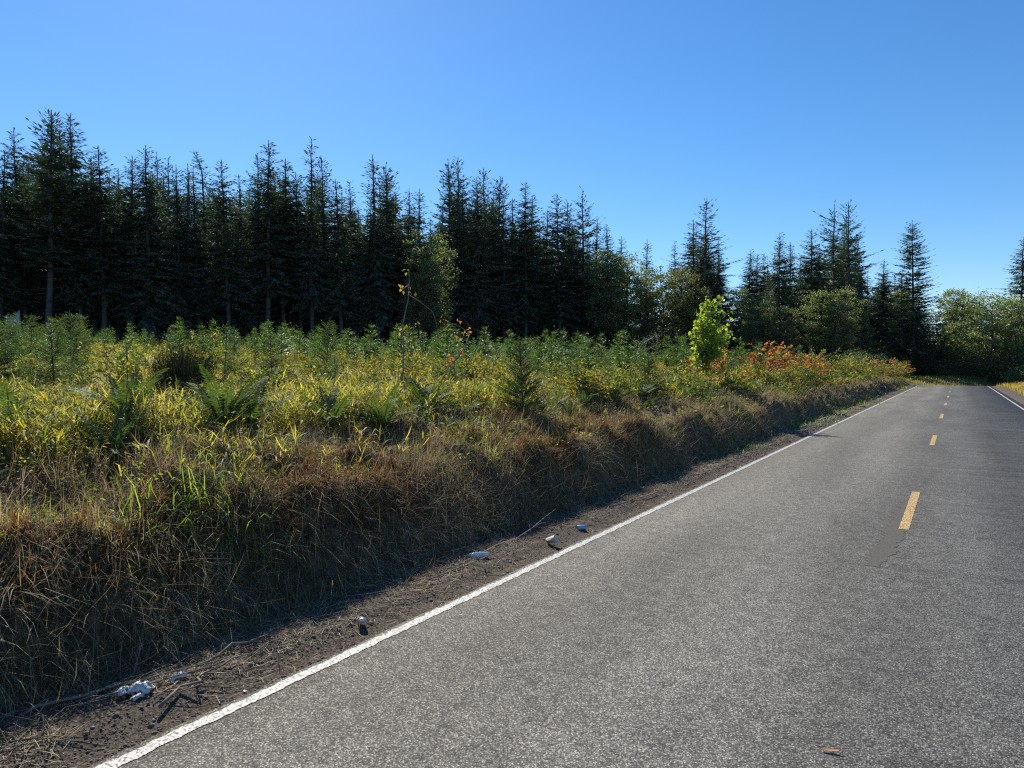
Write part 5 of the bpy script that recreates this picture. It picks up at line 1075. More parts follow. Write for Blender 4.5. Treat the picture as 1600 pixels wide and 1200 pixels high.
def log_mesh(seed, L, r0, r1, bend=.05, sides=8, n=9):
    r = np.random.default_rng(seed); x = np.linspace(-L / 2, L / 2, n)
    p = np.stack([x, bend * L * np.cumsum(r.normal(0, .12, n)), bend * L * np.cumsum(r.normal(0, .08, n))], 1); p[:, 1:] -= p.mean(0)[1:]
    V, T = tube(p, np.linspace(r0, r1, n) * (1 + r.normal(0, .08, n)), sides); s = Soup(); s.add(V, T, (.4, .4, .4)); return s.mesh('log', True)
M_BLEACHED = plain_mat('bleached_wood', (.62, .60, .56), rough=.8, noise=.25, scale=5, bump=.5)
for i, (dx, dy, dz, L, r0, rz, ry, lab) in enumerate([
    (-.9, -.5, .65, 2.2, .26, .5, .16, 'thick bleached log lying at the left of the white log pile'),
    (.7, .1, .50, 2.6, .17, .62, .10, 'bleached log lying across the middle of the white log pile'),
    (1.3, .4, .36, 2.4, .14, .45, .12, 'thinner bleached log in the white log pile, low at right'),
    (2.2, .6, .25, 1.8, .12, .7, .08, 'short bleached log end at the right of the white log pile')]):
    o = obj('bleached_log', log_mesh(90 + i, L, r0, r0 * .7), M_BLEACHED, label=lab, category='log', group='white log pile in the clearing')
    x, y = -35 + dx * _c * 1.1 - dy, 65.7 + dx * _s * 1.1 + dy
    o.location = (x, y, H1(x, y) + dz + .75); o.rotation_euler = (0, ry, YAW + rz - .4)
for i, (x, y, L, r0, rz, ry, lab) in enumerate([(-22, 32.7, 1.6, .08, .7, -.35, 'grey slash branch poking up among shrubs in mid clearing'), (-21.6, 33.1, 1.4, .06, .2, .25, 'thin grey slash branch beside the other in mid clearing'), (-22.2, 33.4, 1.1, .1, 1.1, .5, 'short grey slash log among shrubs in mid clearing')]):
    o = obj('slash_branch', log_mesh(100 + i, L, r0, r0 * .5, .1, 6), M_DEADWOOD, label=lab, category='branch', group='grey slash in the clearing')
    o.location = (x, y, H1(x, y) + .55); o.rotation_euler = (0, ry, rz)
def dead_branch():
    r = np.random.default_rng(7); s = Soup()
    def grow(p, d, L, rad, lv):
        n = 4; q = [np.array(p)]
        for k in range(n): d = unit(np.array(d) + r.normal(0, .16, 3)); q.append(q[-1] + d * L / n)
        V, T = tube(q, np.linspace(rad, rad * .45, n + 1), 4, cap=False); s.add(V, T, (.4, .4, .4))
        if lv < 2:
            for k in range(4): grow(q[1 + k % 4], d + r.normal(0, .6, 3), L * .5, rad * .5, lv + 1)
    grow((0, 0, 0), (.6, .3, 1.0), 3.6, .07, 0); grow((0, 0, 0), (1.0, .2, .75), 3.6, .05, 0)
    return s.mesh('dead_branch')
o = obj('dead_branch', dead_branch(), M_DEADWOOD, label='pale leafless branched snag leaning up before the forest', category='branch')
o.location = (-33, 79.5, H1(-33, 79.5) + .6); o.rotation_euler = (0, 0, .5)

# ------------------------------------------------------------------ sword ferns: every frond its own part
def frond_mesh(seed, L=.75, arch=.55, w=.095, pairs=34):
    r = np.random.default_rng(seed); s = Soup()
    t = np.linspace(0, 1, 12); th = .25 + arch * 2.0 * t
    step = L / 11
    x = np.concatenate([[0], np.cumsum(np.sin(th[:-1]) * step)]); z = np.concatenate([[0], np.cumsum(np.cos(th[:-1]) * step)])
    path = np.stack([x, np.zeros(12), z], 1)
    V, T = tube(path, np.linspace(.004, .0012, 12), 3, cap=False); s.add(V, T, (.12, .12, .04))
    u = np.linspace(.10, .99, pairs)
    P = np.stack([np.interp(u, t, x), np.zeros(pairs), np.interp(u, t, z)], 1)
    tg = unit(np.stack([np.interp(u, t, np.sin(th)), np.zeros(pairs), np.interp(u, t, np.cos(th))], 1))
    nrm = np.cross(tg, [0, 1.0, 0]) * -1
    for sg in (-1, 1):
        D = np.array([0, sg * 1.0, 0]) + tg * .35 + r.normal(0, .06, (pairs, 3))
        Lp = w * np.clip(np.sin(np.pi * (u * .82 + .16)), .12, 1) ** .7 * r.uniform(.85, 1.1, pairs)
        V, T = diamonds(P, D, nrm + r.normal(0, .12, (pairs, 3)), Lp, np.full(pairs, L / pairs * 1.05), mid=.3, fold=.1)
        s.add(V, T, np.repeat(np.clip(np.array([[.065, .11, .035]]) * r.normal(1, .12, (pairs, 1)), .01, 1), 4, 0))
    return s.mesh('frond')
FRONDS = [frond_mesh(111), frond_mesh(112, arch=.4), frond_mesh(113, arch=.72, L=.7)]
FERN_SPOTS = [  # x, y, size, fronds, label
    (-8.1, 2.75, 1.15, 15, 'large sword fern at the left edge of the grassy lip'),
    (-8.4, 3.5, 1.0, 12, 'upright sword fern near the left edge, second from the left'),
    (-7.7, 5.55, 1.05, 17, 'biggest sword fern, on the bank lip in front of the broom bush'),
    (-7.9, 6.1, .95, 12, 'sword fern directly right of the biggest one on the lip'),
    (-7.1, 7.75, .8, 13, 'silvery sword fern hanging over the brown bank'),
    (-7.5, 8.7, .85, 14, 'dark sword fern on the lip right of the silvery one'),
    (-7.4, 10.05, .7, 11, 'small sword fern on the lip left of the dense dark fir'),
    (-7.3, 13.2, .75, 12, 'sword fern in yellow grass right of the dense dark fir'),
    (-7.0, 15.6, .9, 14, 'drooping fern over the bank edge, first past the dense fir'),
    (-7.1, 17.4, .95, 14, 'spreading pale fern on the bank edge left of the maple'),
    (-7.4, 19.0, 1.0, 14, 'spreading pale bracken fern behind the bank edge left of the maple'),
    (-7.0, 20.8, 1.0, 14, 'bracken fern on the bank edge nearly below the maple'),
    (-7.8, 22.0, 1.1, 13, 'tall bracken fern left of the maple stem'),
    (-6.9, 22.9, .9, 12, 'dark fern on the bank edge below the maple'),
    (-6.5, 2.3, .7, 9, 'small fern low on the bank at the left edge'),
    (-7.2, 3.9, .7, 11, 'small fern hanging below the lip left of the biggest one'),
    (-6.7, 12.9, .6, 10, 'small fern on the brown slope right of the dense fir'),
    (-6.6, 16.6, .7, 11, 'small fern drooping down the cut left of the maple'),
    (-6.4, 21.4, .7, 11, 'small fern low on the cut below the maple'),
    (-8.0, 4.5, .95, 13, 'upright sword fern between the left edge and the biggest fern'),
    (-7.4, 7.0, .9, 12, 'sword fern on the crest, left of the silvery one'),
    (-7.6, 9.4, .9, 12, 'sword fern on the crest below the bare canes'),
    (-7.1, 14.4, .8, 12, 'sword fern spilling over the crest past the dense fir'),
    (-7.2, 29.5, .9, 12, 'fern on the bank edge right of the maple'),
]
for i, (x, y, s, n, lab) in enumerate(FERN_SPOTS):
    t = thing('sword_fern', lab, 'fern', (x, y, H1(x, y) - .02), rng.uniform(0, 6.28), 'ferns along the bank lip')
    flat = 'pale' in lab or 'bracken' in lab
    for k in range(n):
        o = obj('frond', FRONDS[k % 3], M_FERN, t)
        o.rotation_euler = (rng.normal(0, .12), rng.uniform(-.25, .25) + (.35 if flat else .05), 2.4 * k + rng.normal(0, .25))
        q = 1.35 * s * rng.uniform(.7, 1.1); o.scale = (q, q * (1.25 if flat else 1.0), q)

# ------------------------------------------------------------------ grasses
def rand_area(n, t0, t1, y0, y1, near=4.5, power=1.2):
    """points on the left bank, thinner with distance; t is the distance left of the bank foot"""
    Y = y0 + (y1 - y0) * rng.uniform(0, 1, n * 3); t = rng.uniform(t0, t1, n * 3)
    X = -4.85 - t
    keep = seen(X, Y) & (rng.uniform(0, 1, n * 3) < np.clip((near / np.maximum(view_depth(X, Y), .5)) ** power, 0, 1))
    return X[keep], Y[keep]

STRAW = [(.34, .27, .16), (.25, .185, .105), (.44, .37, .24), (.12, .085, .05), (.50, .45, .33), (.19, .185, .075)]
RUST = [(.17, .075, .03), (.22, .10, .045), (.12, .06, .03)]
GRN = [(.17, .20, .045), (.23, .235, .055), (.27, .25, .08), (.12, .16, .035), (.32, .27, .11)]

class Grass:
    def __init__(self): self.V = []; self.T = []; self.C = []; self.n = 0
    def add(self, P, az, lean, bend, L, W, C, seg=3):
        V, T, m = blades(P, az, lean, bend, L, W, seg)
        self.V.append(V); self.T.append(T + self.n); self.C.append(np.repeat(C, m, 0)); self.n += len(V)
    def done(self, name, mat, label):
        return obj(name, mesh_np(name, np.concatenate(self.V), np.concatenate(self.T), np.concatenate(self.C)), mat, kind='stuff', label=label)

def on_ground(X, Y, dz=0.0):
    return np.stack([X, Y, height(X, Y) + dz], 1)

# dry matted grass of the bank face: tufts of blades falling down the slope
G = Grass()
def tufts(n, t0, t1, y0, y1, per, Lr, Wr, lean, colors, weights, near, fall=1.0, patch_seed=None, thr=0, rad=.05, seg=3, power=1.2, rise=0, pf=.55):
    X, Y = rand_area(n, t0, t1, y0, y1, near, power)
    if patch_seed is not None:
        k = fbm(X * pf, Y * pf, patch_seed, 3) > thr; X, Y = X[k], Y[k]
    m = len(X)
    if m == 0: return None
    d = np.maximum(1, view_depth(X, Y) / 9)
    Xb = np.repeat(X, per) + rng.normal(0, rad, m * per); Yb = np.repeat(Y, per) + rng.normal(0, rad, m * per)
    size = np.repeat(rng.lognormal(0, .25, m), per)
    az = np.where(rng.uniform(0, 1, m * per) < fall, rng.normal(0, .9, m * per), rng.uniform(0, 6.28, m * per))
    L = rng.uniform(*Lr, m * per) * size; W = rng.uniform(*Wr, m * per) * np.repeat(d ** .8, per)
    C = np.repeat(pick(colors, weights, m, .12), per, 0) * .5 + pick(colors, weights, m * per, .18) * .5
    return on_ground(Xb, Yb, -.01 + rise), az, rng.normal(lean, .45, m * per), rng.normal(.6, .7, m * per), L, W, C, seg
def put(G, a):
    if a is not None: G.add(*a)
WS = [5, 4, 3, 3, 1.5, 1.2]
put(G, tufts(3600, -.05, 3.1, .3, 14, 12, (.10, .32), (.0025, .006), 1.1, STRAW, WS, 6, .6, 141, .52, .06, 3, 1.2, 0, 2.4))
put(G, tufts(1500, -.05, 2.9, .3, 14, 6, (.08, .45), (.0015, .004), .95, STRAW, [3, 5, 2, 6, 1, 1], 6, .5, None, 0, .16, 2))
put(G, tufts(1500, .2, 2.9, .3, 14, 5, (.07, .16), (.007, .014), 1.1, STRAW + RUST, [3, 3, 3, 3, 2, 2, 1, 1, 1], 6, .3, None, 0, .12, 3))
put(G, tufts(3300, -.05, 2.7, 14, 45, 8, (.10, .34), (.003, .008), 1.0, STRAW, WS, 14, .5, 142, .49, .10, 3, 1.2, 0, 1.8))
put(G, tufts(2400, -.05, 2.7, 45, 108, 6, (.16, .36), (.005, .010), 1.0, STRAW, WS, 40, .4, 143, .44, .2, 2))
put(G, tufts(900, .5, 2.6, 20, 100, 9, (.14, .34), (.005, .010), .6, GRN, [2, 2, 2, 3, 3], 40, .5, 144, .52, .12, 2))
# upright dry tufts that catch the sun
put(G, tufts(1500, .3, 5.0, .3, 30, 14, (.16, .34), (.003, .006), .45, STRAW, [4, 2, 5, 1, 4, 1], 7, .5, 151, .50, .05))
# long straw hanging at the foot
put(G, tufts(1300, .1, .9, .3, 24, 7, (.25, .5), (.0025, .005), 1.5, STRAW, [3, 4, 2, 4, 1, 1], 7, .95, None, 0, .06))
# rusty dead fern patches
put(G, tufts(2000, .4, 2.7, .3, 14, 10, (.10, .28), (.006, .013), 1.1, RUST, [3, 2, 2], 8, .5, 161, .54, .08))
G.done('dry_grass', M_DRY, 'matted dry straw coloured grass covering the brown bank')

# green tufts on the bank face
G = Grass()
put(G, tufts(330, .2, 2.6, .5, 22, 9, (.12, .30), (.004, .008), .5, GRN, [3, 3, 2, 2, 1], 7, .5, 171, .45, .04))
for (x, y, r0, n, Lm) in [(-5.65, 3.75, .24, 190, .55), (-5.5, 3.4, .2, 80, .4), (-5.35, 4.1, .2, 90, .5), (-6.1, 5.4, .25, 70, .35), (-5.9, 1.5, .2, 60, .4), (-5.6, 8.4, .25, 60, .35), (-4.8, 1.75, .1, 30, .2), (-6.0, 2.4, .15, 35, .28), (-6.4, 7.3, .3, 60, .22),
                          (-5.35, 13.8, .5, 90, .2), (-5.5, 14.6, .4, 80, .22), (-5.0, 11.3, .2, 30, .15), (-4.75, 17.6, .35, 90, .16), (-4.7, 19.0, .4, 120, .16), (-4.8, 16.5, .3, 60, .14), (-4.75, 21.5, .3, 60, .15),
                          (-4.75, 26.0, .5, 120, .22), (-4.8, 28.0, .6, 160, .22), (-4.7, 30.5, .5, 110, .2), (-4.85, 34, .6, 140, .24), (-4.9, 38, .6, 140, .24), (-4.8, 44, .8, 150, .26), (-5, 50, .8, 150, .28), (-5, 72, 1.0, 120, .3), (-5, 80, 1.2, 120, .3)]:
    m = n; X = x + rng.normal(0, r0, m) * .6; Y = y + rng.normal(0, r0, m)
    d = max(1, view_depth(x, y) / 9)
    G.add(on_ground(X, Y, -.01), rng.uniform(0, 6.28, m), rng.normal(.5, .3, m), rng.normal(.9, .4, m), Lm * rng.uniform(.5, 1.2, m), .009 * d ** .8 * rng.uniform(.6, 1.3, m), pick([(.11, .20, .04), (.14, .22, .05), (.09, .17, .03)], [1, 1, 1], m), 3)
G.done('bank_green_grass', M_GRASS, 'fresh green grass tufts scattered over the bank and its foot')

# leafy yellow green grass of the lip: stalks with side blades
G = Grass()
def stalks(n, t0, t1, y0, y1, near, hr, seed, thr, per=7, bw=.0145):
    X, Y = rand_area(n, t0, t1, y0, y1, near)
    t = -X - 4.85
    k = (fbm(X * .5, Y * .5, seed, 3) > thr + .10 * (t < 2.0))
    for (fx, fy, *_r) in FERN_SPOTS: k &= np.hypot(X - fx, Y - fy) > .42
    X, Y = X[k], Y[k]
    m = len(X)
    if not m: return
    d = np.maximum(1, view_depth(X, Y) / 9)
    hh = rng.uniform(*hr, m); az = rng.normal(0, 1.2, m); ln = np.abs(rng.normal(.18, .12, m))
    base = on_ground(X, Y, -.02); axis = np.stack([np.sin(ln) * np.cos(az), np.sin(ln) * np.sin(az), np.cos(ln)], 1)
    col_s = pick(GRN, [4, 4, 3, 2, 2], m, .12)
    G.add(base, az, ln, np.full(m, .25), hh * 1.05, .004 * d ** .8, col_s * .8, 2)
    f = rng.uniform(.25, 1, (m, per)); P = (base[:, None, :] + axis[:, None, :] * (hh[:, None] * f)[..., None]).reshape(-1, 3)
    q = m * per
    C = np.repeat(col_s, per, 0) * rng.normal(1, .18, (q, 1))
    dead = rng.uniform(0, 1, q) < np.repeat(np.clip(.35 - .5 * (f.mean(1) - .3), .05, .4), per)
    C[dead & (f.ravel() < .5)] = np.array(STRAW[0])
    G.add(P, rng.uniform(0, 6.28, q), rng.normal(.85, .28, q), rng.normal(.6, .4, q), rng.uniform(.10, .28, q), np.repeat(d ** .7, per) * rng.uniform(.6, 1.25, q) * bw, np.clip(C, .01, 1), 2)
stalks(3800, 2.3, 4.2, .3, 13, 6.5, (.16, .5), 181, .42)
stalks(1300, 3.4, 6.2, .3, 16, 8, (.2, .45), 191, .52)
stalks(380, .9, 2.6, .3, 22, 7, (.12, .38), 186, .56)
stalks(2600, 2.1, 4.2, 12, 34, 13, (.2, .45), 201, .50)
stalks(2600, 1.9, 3.8, 30, 104, 34, (.3, .55), 211, .45, 6, .014)
G.done('lip_grass', M_GRASS, 'tall leafy yellow green grass along the top of the bank')

# small leafy weeds rooted all over the slope
def weeds(n, t0, t1, y0, y1, near, per, hr, leaf, colors, weights, seed, thr):
    X, Y = rand_area(n, t0, t1, y0, y1, near)
    k = fbm(X * .7, Y * .7, seed, 3) > thr; X, Y = X[k], Y[k]; m = len(X)
    if not m: return None
    d = np.repeat(np.maximum(1, view_depth(X, Y) / 9) ** .7, per)
    h = np.repeat(rng.uniform(*hr, m), per); a = rng.uniform(0, 6.28, m * per); u = rng.uniform(.15, 1, m * per)
    P = on_ground(np.repeat(X, per), np.repeat(Y, per)) + np.stack([np.cos(a) * h * .45 * u, np.sin(a) * h * .45 * u, h * u], 1)
    D = np.stack([np.cos(a), np.sin(a), rng.normal(.1, .5, m * per)], 1); L = leaf * d * rng.uniform(.6, 1.4, m * per)
    V, T = diamonds(P, D, rng.normal(0, .6, (m * per, 3)) + [0, 0, 1], L, L * rng.uniform(.35, .65, m * per), mid=.45)
    C = np.repeat(np.repeat(pick(colors, weights, m, .15), per, 0) * rng.normal(1, .2, (m * per, 1)), 4, 0)
    return V, T, np.clip(C, .01, 1)
S = Soup()
WC = [(.09, .14, .04), (.13, .17, .05), (.22, .21, .06), (.06, .10, .035), (.2, .11, .05)]
for a in ((900, .4, 3.2, .3, 24, 9, 14, (.08, .28), .04, WC, [3, 3, 2, 3, 1], 251, .47), (2600, 2.2, 6.5, .3, 30, 9, 18, (.15, .5), .045, WC, [3, 3, 3, 2, 1.5], 252, .42), (1300, 1.0, 3.6, 20, 104, 40, 14, (.15, .5), .045, WC, [3, 3, 3, 2, 1], 253, .42)):
    w = weeds(*a)
    if w is not None: S.add(*w)
obj('weeds', S.mesh('weeds'), M_LEAF, kind='stuff', label='small leafy green and reddish weeds scattered over the bank and lip')

# straw and thin grass between the young firs
G = Grass()
n = 44000
X = rng.uniform(-60, -7.2, n); Y = rng.uniform(1, 95, n)
k = seen(X, Y, 120) & (rng.uniform(0, 1, n) < np.clip((13 / np.maximum(view_depth(X, Y), 1)) ** 1.1, 0, 1)) & before_forest(X, Y); X, Y = X[k], Y[k]
per = 5; m = len(X) * per; Xr = np.repeat(X, per) + rng.normal(0, .1, m); Yr = np.repeat(Y, per) + rng.normal(0, .1, m)
d = np.maximum(1, view_depth(Xr, Yr) / 9)
mixc = fbm(np.repeat(X, per) * .3, np.repeat(Y, per) * .3, 221, 2)
C = np.where((mixc > .5)[:, None], pick(STRAW, [4, 2, 5, 1, 4, 1], m), pick(GRN + [(.08, .12, .03)], [1, 1, 1, 4, 1, 6], m))
G.add(on_ground(Xr, Yr, -.02), rng.uniform(0, 6.28, m), rng.normal(.4, .25, m), rng.normal(.7, .4, m), rng.uniform(.2, .5, m), .005 * d ** .9 * rng.uniform(.6, 1.3, m), C, 2)
G.done('clearing_grass', M_GRASS, 'straw and thin green grass between the young firs')

# right verge, and the strip of grass where the road bends away
G = Grass()
n = 26000
X = rng.uniform(4.1, 16, n); Y = rng.uniform(30, 135, n)
k = seen(X, Y, 150); X, Y = X[k], Y[k]; m = len(X); d = view_depth(X, Y) / 9
G.add(on_ground(X, Y, -.02), rng.uniform(0, 6.28, m), rng.normal(.35, .25, m), rng.normal(.6, .35, m), rng.uniform(.25, .65, m), .005 * d ** .85, pick([(.27, .2, .09), (.22, .17, .07), (.15, .16, .05), (.33, .26, .13), (.10, .13, .04)], [4, 3, 3, 2, 2], m), 2)
n = 14000
X = rng.uniform(-16, 9, n); Y = rng.uniform(118, 152, n)
P = ROAD[ROAD[:, 1] > 80]; dd = np.sqrt(np.min((X[:, None] - P[None, :, 0]) ** 2 + (Y[:, None] - P[None, :, 1]) ** 2, axis=1))
k = dd > 4.6; X, Y = X[k], Y[k]; m = len(X); d = view_depth(X, Y) / 9
G.add(on_ground(X, Y, -.02), rng.uniform(0, 6.28, m), rng.normal(.35, .25, m), rng.normal(.6, .35, m), rng.uniform(.25, .6, m), .005 * d ** .85, pick([(.12, .16, .04), (.18, .2, .05), (.25, .2, .08)], [3, 3, 2], m), 2)
G.done('verge_grass', M_GRASS, 'dry golden grass of the right verge and green grass at the bend')

# ------------------------------------------------------------------ shoulder: gravel and straw litter
n = 46000
Y = 1 + 34 * rng.uniform(0, 1, n) ** 1.7; X = rng.uniform(-4.95, -3.80, n)
k = (rng.uniform(0, 1, n) < .25 + .75 * fbm(X * 2, Y * 2, 231)) & seen(X, Y); X, Y = X[k], Y[k]; m = len(X)
dirs = np.array([(1, 0, 0), (-1, 0, 0), (0, 1, 0), (0, -1, 0), (0, 0, 1), (0, 0, -1)], float)
faces = np.array([(0, 2, 4), (2, 1, 4), (1, 3, 4), (3, 0, 4), (2, 0, 5), (1, 2, 5), (3, 1, 5), (0, 3, 5)])
sz = rng.lognormal(math.log(.0055), .5, m) * np.maximum(1, view_depth(X, Y) / 9)
V = dirs[None] * (rng.uniform(.6, 1.3, (m, 6, 1)) * sz[:, None, None]); V[..., 2] *= .75
a = rng.uniform(0, 6.28, m); ca, sa = np.cos(a)[:, None], np.sin(a)[:, None]
V = np.stack([V[..., 0] * ca - V[..., 1] * sa, V[..., 0] * sa + V[..., 1] * ca, V[..., 2]], -1) + on_ground(X, Y, .002)[:, None, :]
T = (faces[None] + np.arange(m)[:, None, None] * 6).reshape(-1, 3)
obj('gravel', mesh_np('gravel', V.reshape(-1, 3), T, np.repeat(pick([(.11, .095, .08), (.16, .14, .12), (.24, .22, .19), (.07, .06, .05), (.15, .105, .075)], [4, 4, 2, 3, 2], m), 6, 0)), M_STONE, kind='stuff', label='dark gravel on the narrow shoulder beside the white line')
G = Grass()
n = 42000
Y = 1 + 40 * rng.uniform(0, 1, n) ** 1.6; t = rng.normal(0, .26, n)
X = -4.78 - np.where(rng.uniform(0, 1, n) < .5, t, np.abs(t) * -1.5)
k = (fbm(X * 1.3, Y * 1.3, 241) > .33) & seen(X, Y) & (X < -3.84); X, Y = X[k], Y[k]; m = len(X)
d = np.maximum(1, view_depth(X, Y) / 9)
G.add(on_ground(X, Y, .008), rng.uniform(0, 6.28, m), rng.normal(1.45, .12, m), rng.normal(.1, .25, m), rng.uniform(.03, .20, m), .004 * d ** .8 * rng.uniform(.6, 1.3, m), pick(STRAW + RUST, [4, 4, 4, 3, 3, 1, 1, 1, 1], m), 2)
G.done('straw_litter', M_STRAW, 'loose straw and dead stalks along the foot of the bank')
# twigs too many to count on the shoulder
S = Soup()
for k in range(260):
    y = 1.3 + 30 * rng.uniform() ** 2; x = -4.6 + rng.normal(0, .22); L = rng.uniform(.12, .5); a = rng.normal(1.7, .8)
    p0 = np.array([x, y, 0]); p1 = p0 + np.array([math.cos(a), math.sin(a), 0]) * L
    pm = (p0 + p1) / 2 + np.append(rng.normal(0, .03, 2), 0)
    q = np.stack([p0, pm, p1]); q[:, 2] = height(q[:, 0], q[:, 1]) + .012 + rng.uniform(0, .03, 3)
    V, T = tube(q, [.004, .0035, .002], 4); S.add(V, T, pick([(.2, .16, .12), (.1, .08, .06), (.3, .26, .2)], [1, 1, 1], 1)[0])
obj('twig_litter', S.mesh('twig_litter', True), M_STRAW, kind='stuff', label='small twigs strewn on the gravel shoulder')

# ------------------------------------------------------------------ sticks and branches one can pick out
def stick(label, p, r0, group='fallen sticks on the shoulder', mat=None, side=3, seed=0):
    r = np.random.default_rng(seed); s = Soup()
    p = [np.array((x, y, H1(x, y) + z)) for x, y, z in p]; n = 7
    f = np.linspace(0, len(p) - 1, n); q = np.stack([np.interp(f, range(len(p)), [a[j] for a in p]) for j in range(3)], 1)
    q += r.normal(0, .012, q.shape) * [1.6, 1.6, .8]; c = q.mean(0)
    V, T = tube(q - c, np.linspace(r0, r0 * .45, n), 6); s.add(V, T, (.2, .16, .12))
    for k in range(side):
        b = q[1 + k] - c; d = unit(q[-1] - q[0]) + r.normal(0, .55, 3); d[2] = abs(d[2]) * .4; L = r.uniform(.1, .25)
        V, T = tube([b, b + d * L * .5 + [0, 0, .01], b + d * L], [r0 * .4, r0 * .3, r0 * .12], 4); s.add(V, T, (.2, .16, .12))
    o = obj('fallen_stick', s.mesh('fallen_stick', True), mat or M_STICK, label=label, category='stick', group=group); o.location = c
    return o
M_STICK = plain_mat('grey_stick', (.2, .165, .13), rough=.85, noise=.35, scale=20, bump=.4)
M_PALESTICK = plain_mat('pale_stick', (.5, .45, .38), rough=.8, noise=.25, scale=20, bump=.3)
stick('long stick lying across the front of the white plastic bag', [(-4.52, 2.2, .03), (-4.36, 2.65, .06), (-4.30, 3.12, .05)], .006, seed=1)
stick('second thin stick beside the one across the white bag', [(-4.60, 2.3, .03), (-4.42, 2.7, .07), (-4.36, 3.2, .03)], .006, seed=2)
stick('thick dark branch piece right of the white plastic bag', [(-4.17, 2.55, .03), (-4.22, 2.8, .05), (-4.30, 2.95, .035)], .012, side=1, seed=3)
stick('forked grey stick against the bank beyond the white bag', [(-4.42, 2.95, .02), (-4.46, 3.25, .07), (-4.46, 3.6, .05)], .011, seed=4)
stick('straight thin stick next to the forked one beyond the bag', [(-4.30, 2.9, .02), (-4.30, 3.3, .05), (-4.34, 3.75, .03)], .007, side=2, seed=5)
stick('dark stick half buried in straw left of the white bag', [(-4.72, 1.9, .03), (-4.62, 2.3, .05), (-4.55, 2.55, .03)], .012, side=1, seed=6)
stick('long pale branch on the shoulder between two pieces of litter', [(-4.36, 5.4, .02), (-4.30, 6.6, .04), (-4.38, 8.1, .04)], .007, mat=M_STICK, side=5, seed=7)
stick('thin branch alongside the long pale one near the paper cup', [(-4.42, 6.0, .02), (-4.48, 7.2, .05), (-4.62, 8.5, .15)], .005, mat=M_PALESTICK, side=4, seed=8)
stick('pale bleached stick on the shoulder far along below the red shrubs', [(-4.55, 25.6, .05), (-4.4, 26.2, .08), (-4.3, 26.9, .05)], .02, mat=M_PALESTICK, side=3, seed=9)
stick('second bleached stick further on past the first, by green grass', [(-4.5, 29.5, .05), (-4.4, 30.2, .1), (-4.3, 31.0, .05)], .02, mat=M_PALESTICK, side=2, seed=10)
stick('brown stick on the shoulder beyond the blue can', [(-4.35, 9.6, .02), (-4.25, 10.4, .03), (-4.2, 11.2, .03)], .012, side=2, seed=11)

# ------------------------------------------------------------------ litter
def crumple(seed, sx, sy, sz, n=12, m=9, amp=.35):
    r = np.random.default_rng(seed); V = []
    for i in range(m):
        ph = math.pi * i / (m - 1)
        for j in range(n):
            th = 2 * math.pi * j / n
            k = 1 + amp * r.normal() * (.2 if i in (0, m - 1) else 1) * .6
            V.append((sx * k * math.sin(ph) * math.cos(th), sy * k * math.sin(ph) * math.sin(th), max(-.005, sz * k * math.cos(ph) + sz * .55)))
    T = []
    for i in range(m - 1):
        for j in range(n):
            p, q = i * n + j, i * n + (j + 1) % n; T += [(p, p + n, q), (q, p + n, q + n)]
    return mesh_np('crumpled', np.array(V), np.array(T))
def film(seed, sx, sy, h, nu=20, nv=15):
    """a thin sheet crumpled into sharp folds, with a double skin"""
    u, v = np.meshgrid(np.linspace(-.5, .5, nu), np.linspace(-.5, .5, nv)); u, v = u.ravel(), v.ravel()
    rim = 1 - .25 * fbm(np.arctan2(v, u) * 2.2, u * 0 + seed, seed + 3, 2)
    def ridge(f, s): return 1 - np.abs(2 * fbm(u * f + seed, v * f, s, 2) - 1) * 2
    mound = np.clip(1 - 3.2 * (u * u + v * v), 0, 1) ** .6
    z = h * (mound * (.45 + .55 * ridge(4.5, seed + 11)) + .22 * ridge(9, seed + 21) * (mound > 0) + .05)
    x = sx * rim * (u + .10 * (fbm(u * 6, v * 6, seed + 31, 2) - .5)); y = sy * rim * (v + .14 * (fbm(u * 6, v * 6, seed + 41, 2) - .5))
    top = np.stack([x, y, np.maximum(z, .002)], 1); bot = top - [0, 0, .0015]
    i = (np.arange(nv - 1)[:, None] * nu + np.arange(nu - 1)[None, :]).ravel(); n = nu * nv
    A = np.stack([i, i + 1, i + nu + 1], 1); B = np.stack([i, i + nu + 1, i + nu], 1)
    return mesh_np('film', np.concatenate([top, bot]), np.concatenate([A, B, A[:, ::-1] + n, B[:, ::-1] + n]))
M_PLASTIC = plain_mat('white_plastic_film', (.76, .75, .74), rough=.45, noise=.12, scale=14, trans=.35)
M_PAPER = plain_mat('white_paper', (.7, .68, .64), rough=.7, noise=.2, scale=20, trans=.15)
t = thing('plastic_bag', 'crumpled white plastic bag lying among sticks on the shoulder', 'bag', (-4.42, 2.55, H1(-4.42, 2.55) + .02), .6)
o = obj('bag_body', film(1, .16, .12, .055), M_PLASTIC, t)
o = obj('bag_fold', film(2, .12, .09, .04), M_PLASTIC, t); o.location = (-.075, -.045, .004); o.rotation_euler = (0, .25, .7)
o = obj('bag_handle', film(3, .10, .035, .03, 12, 5), M_PLASTIC, t); o.location = (.02, -.085, -.005); o.rotation_euler = (.5, .1, 1.2)
t = obj('plastic_scrap', film(4, .13, .05, .03, 16, 8), M_PLASTIC, label='small torn white plastic scrap just right of the white bag', category='litter', group='litter on the shoulder')
t.location = (-4.40, 2.80, H1(-4.4, 2.8) + .02); t.rotation_euler = (.2, -.1, 1.2)
t = obj('plastic_scrap', film(5, .04, .025, .012, 8, 6), plain_mat('orange_scrap', (.6, .16, .06), rough=.6), label='tiny orange scrap in front of the white plastic scrap', category='litter', group='litter on the shoulder')
t.location = (-4.20, 2.63, H1(-4.2, 2.63) + .012)
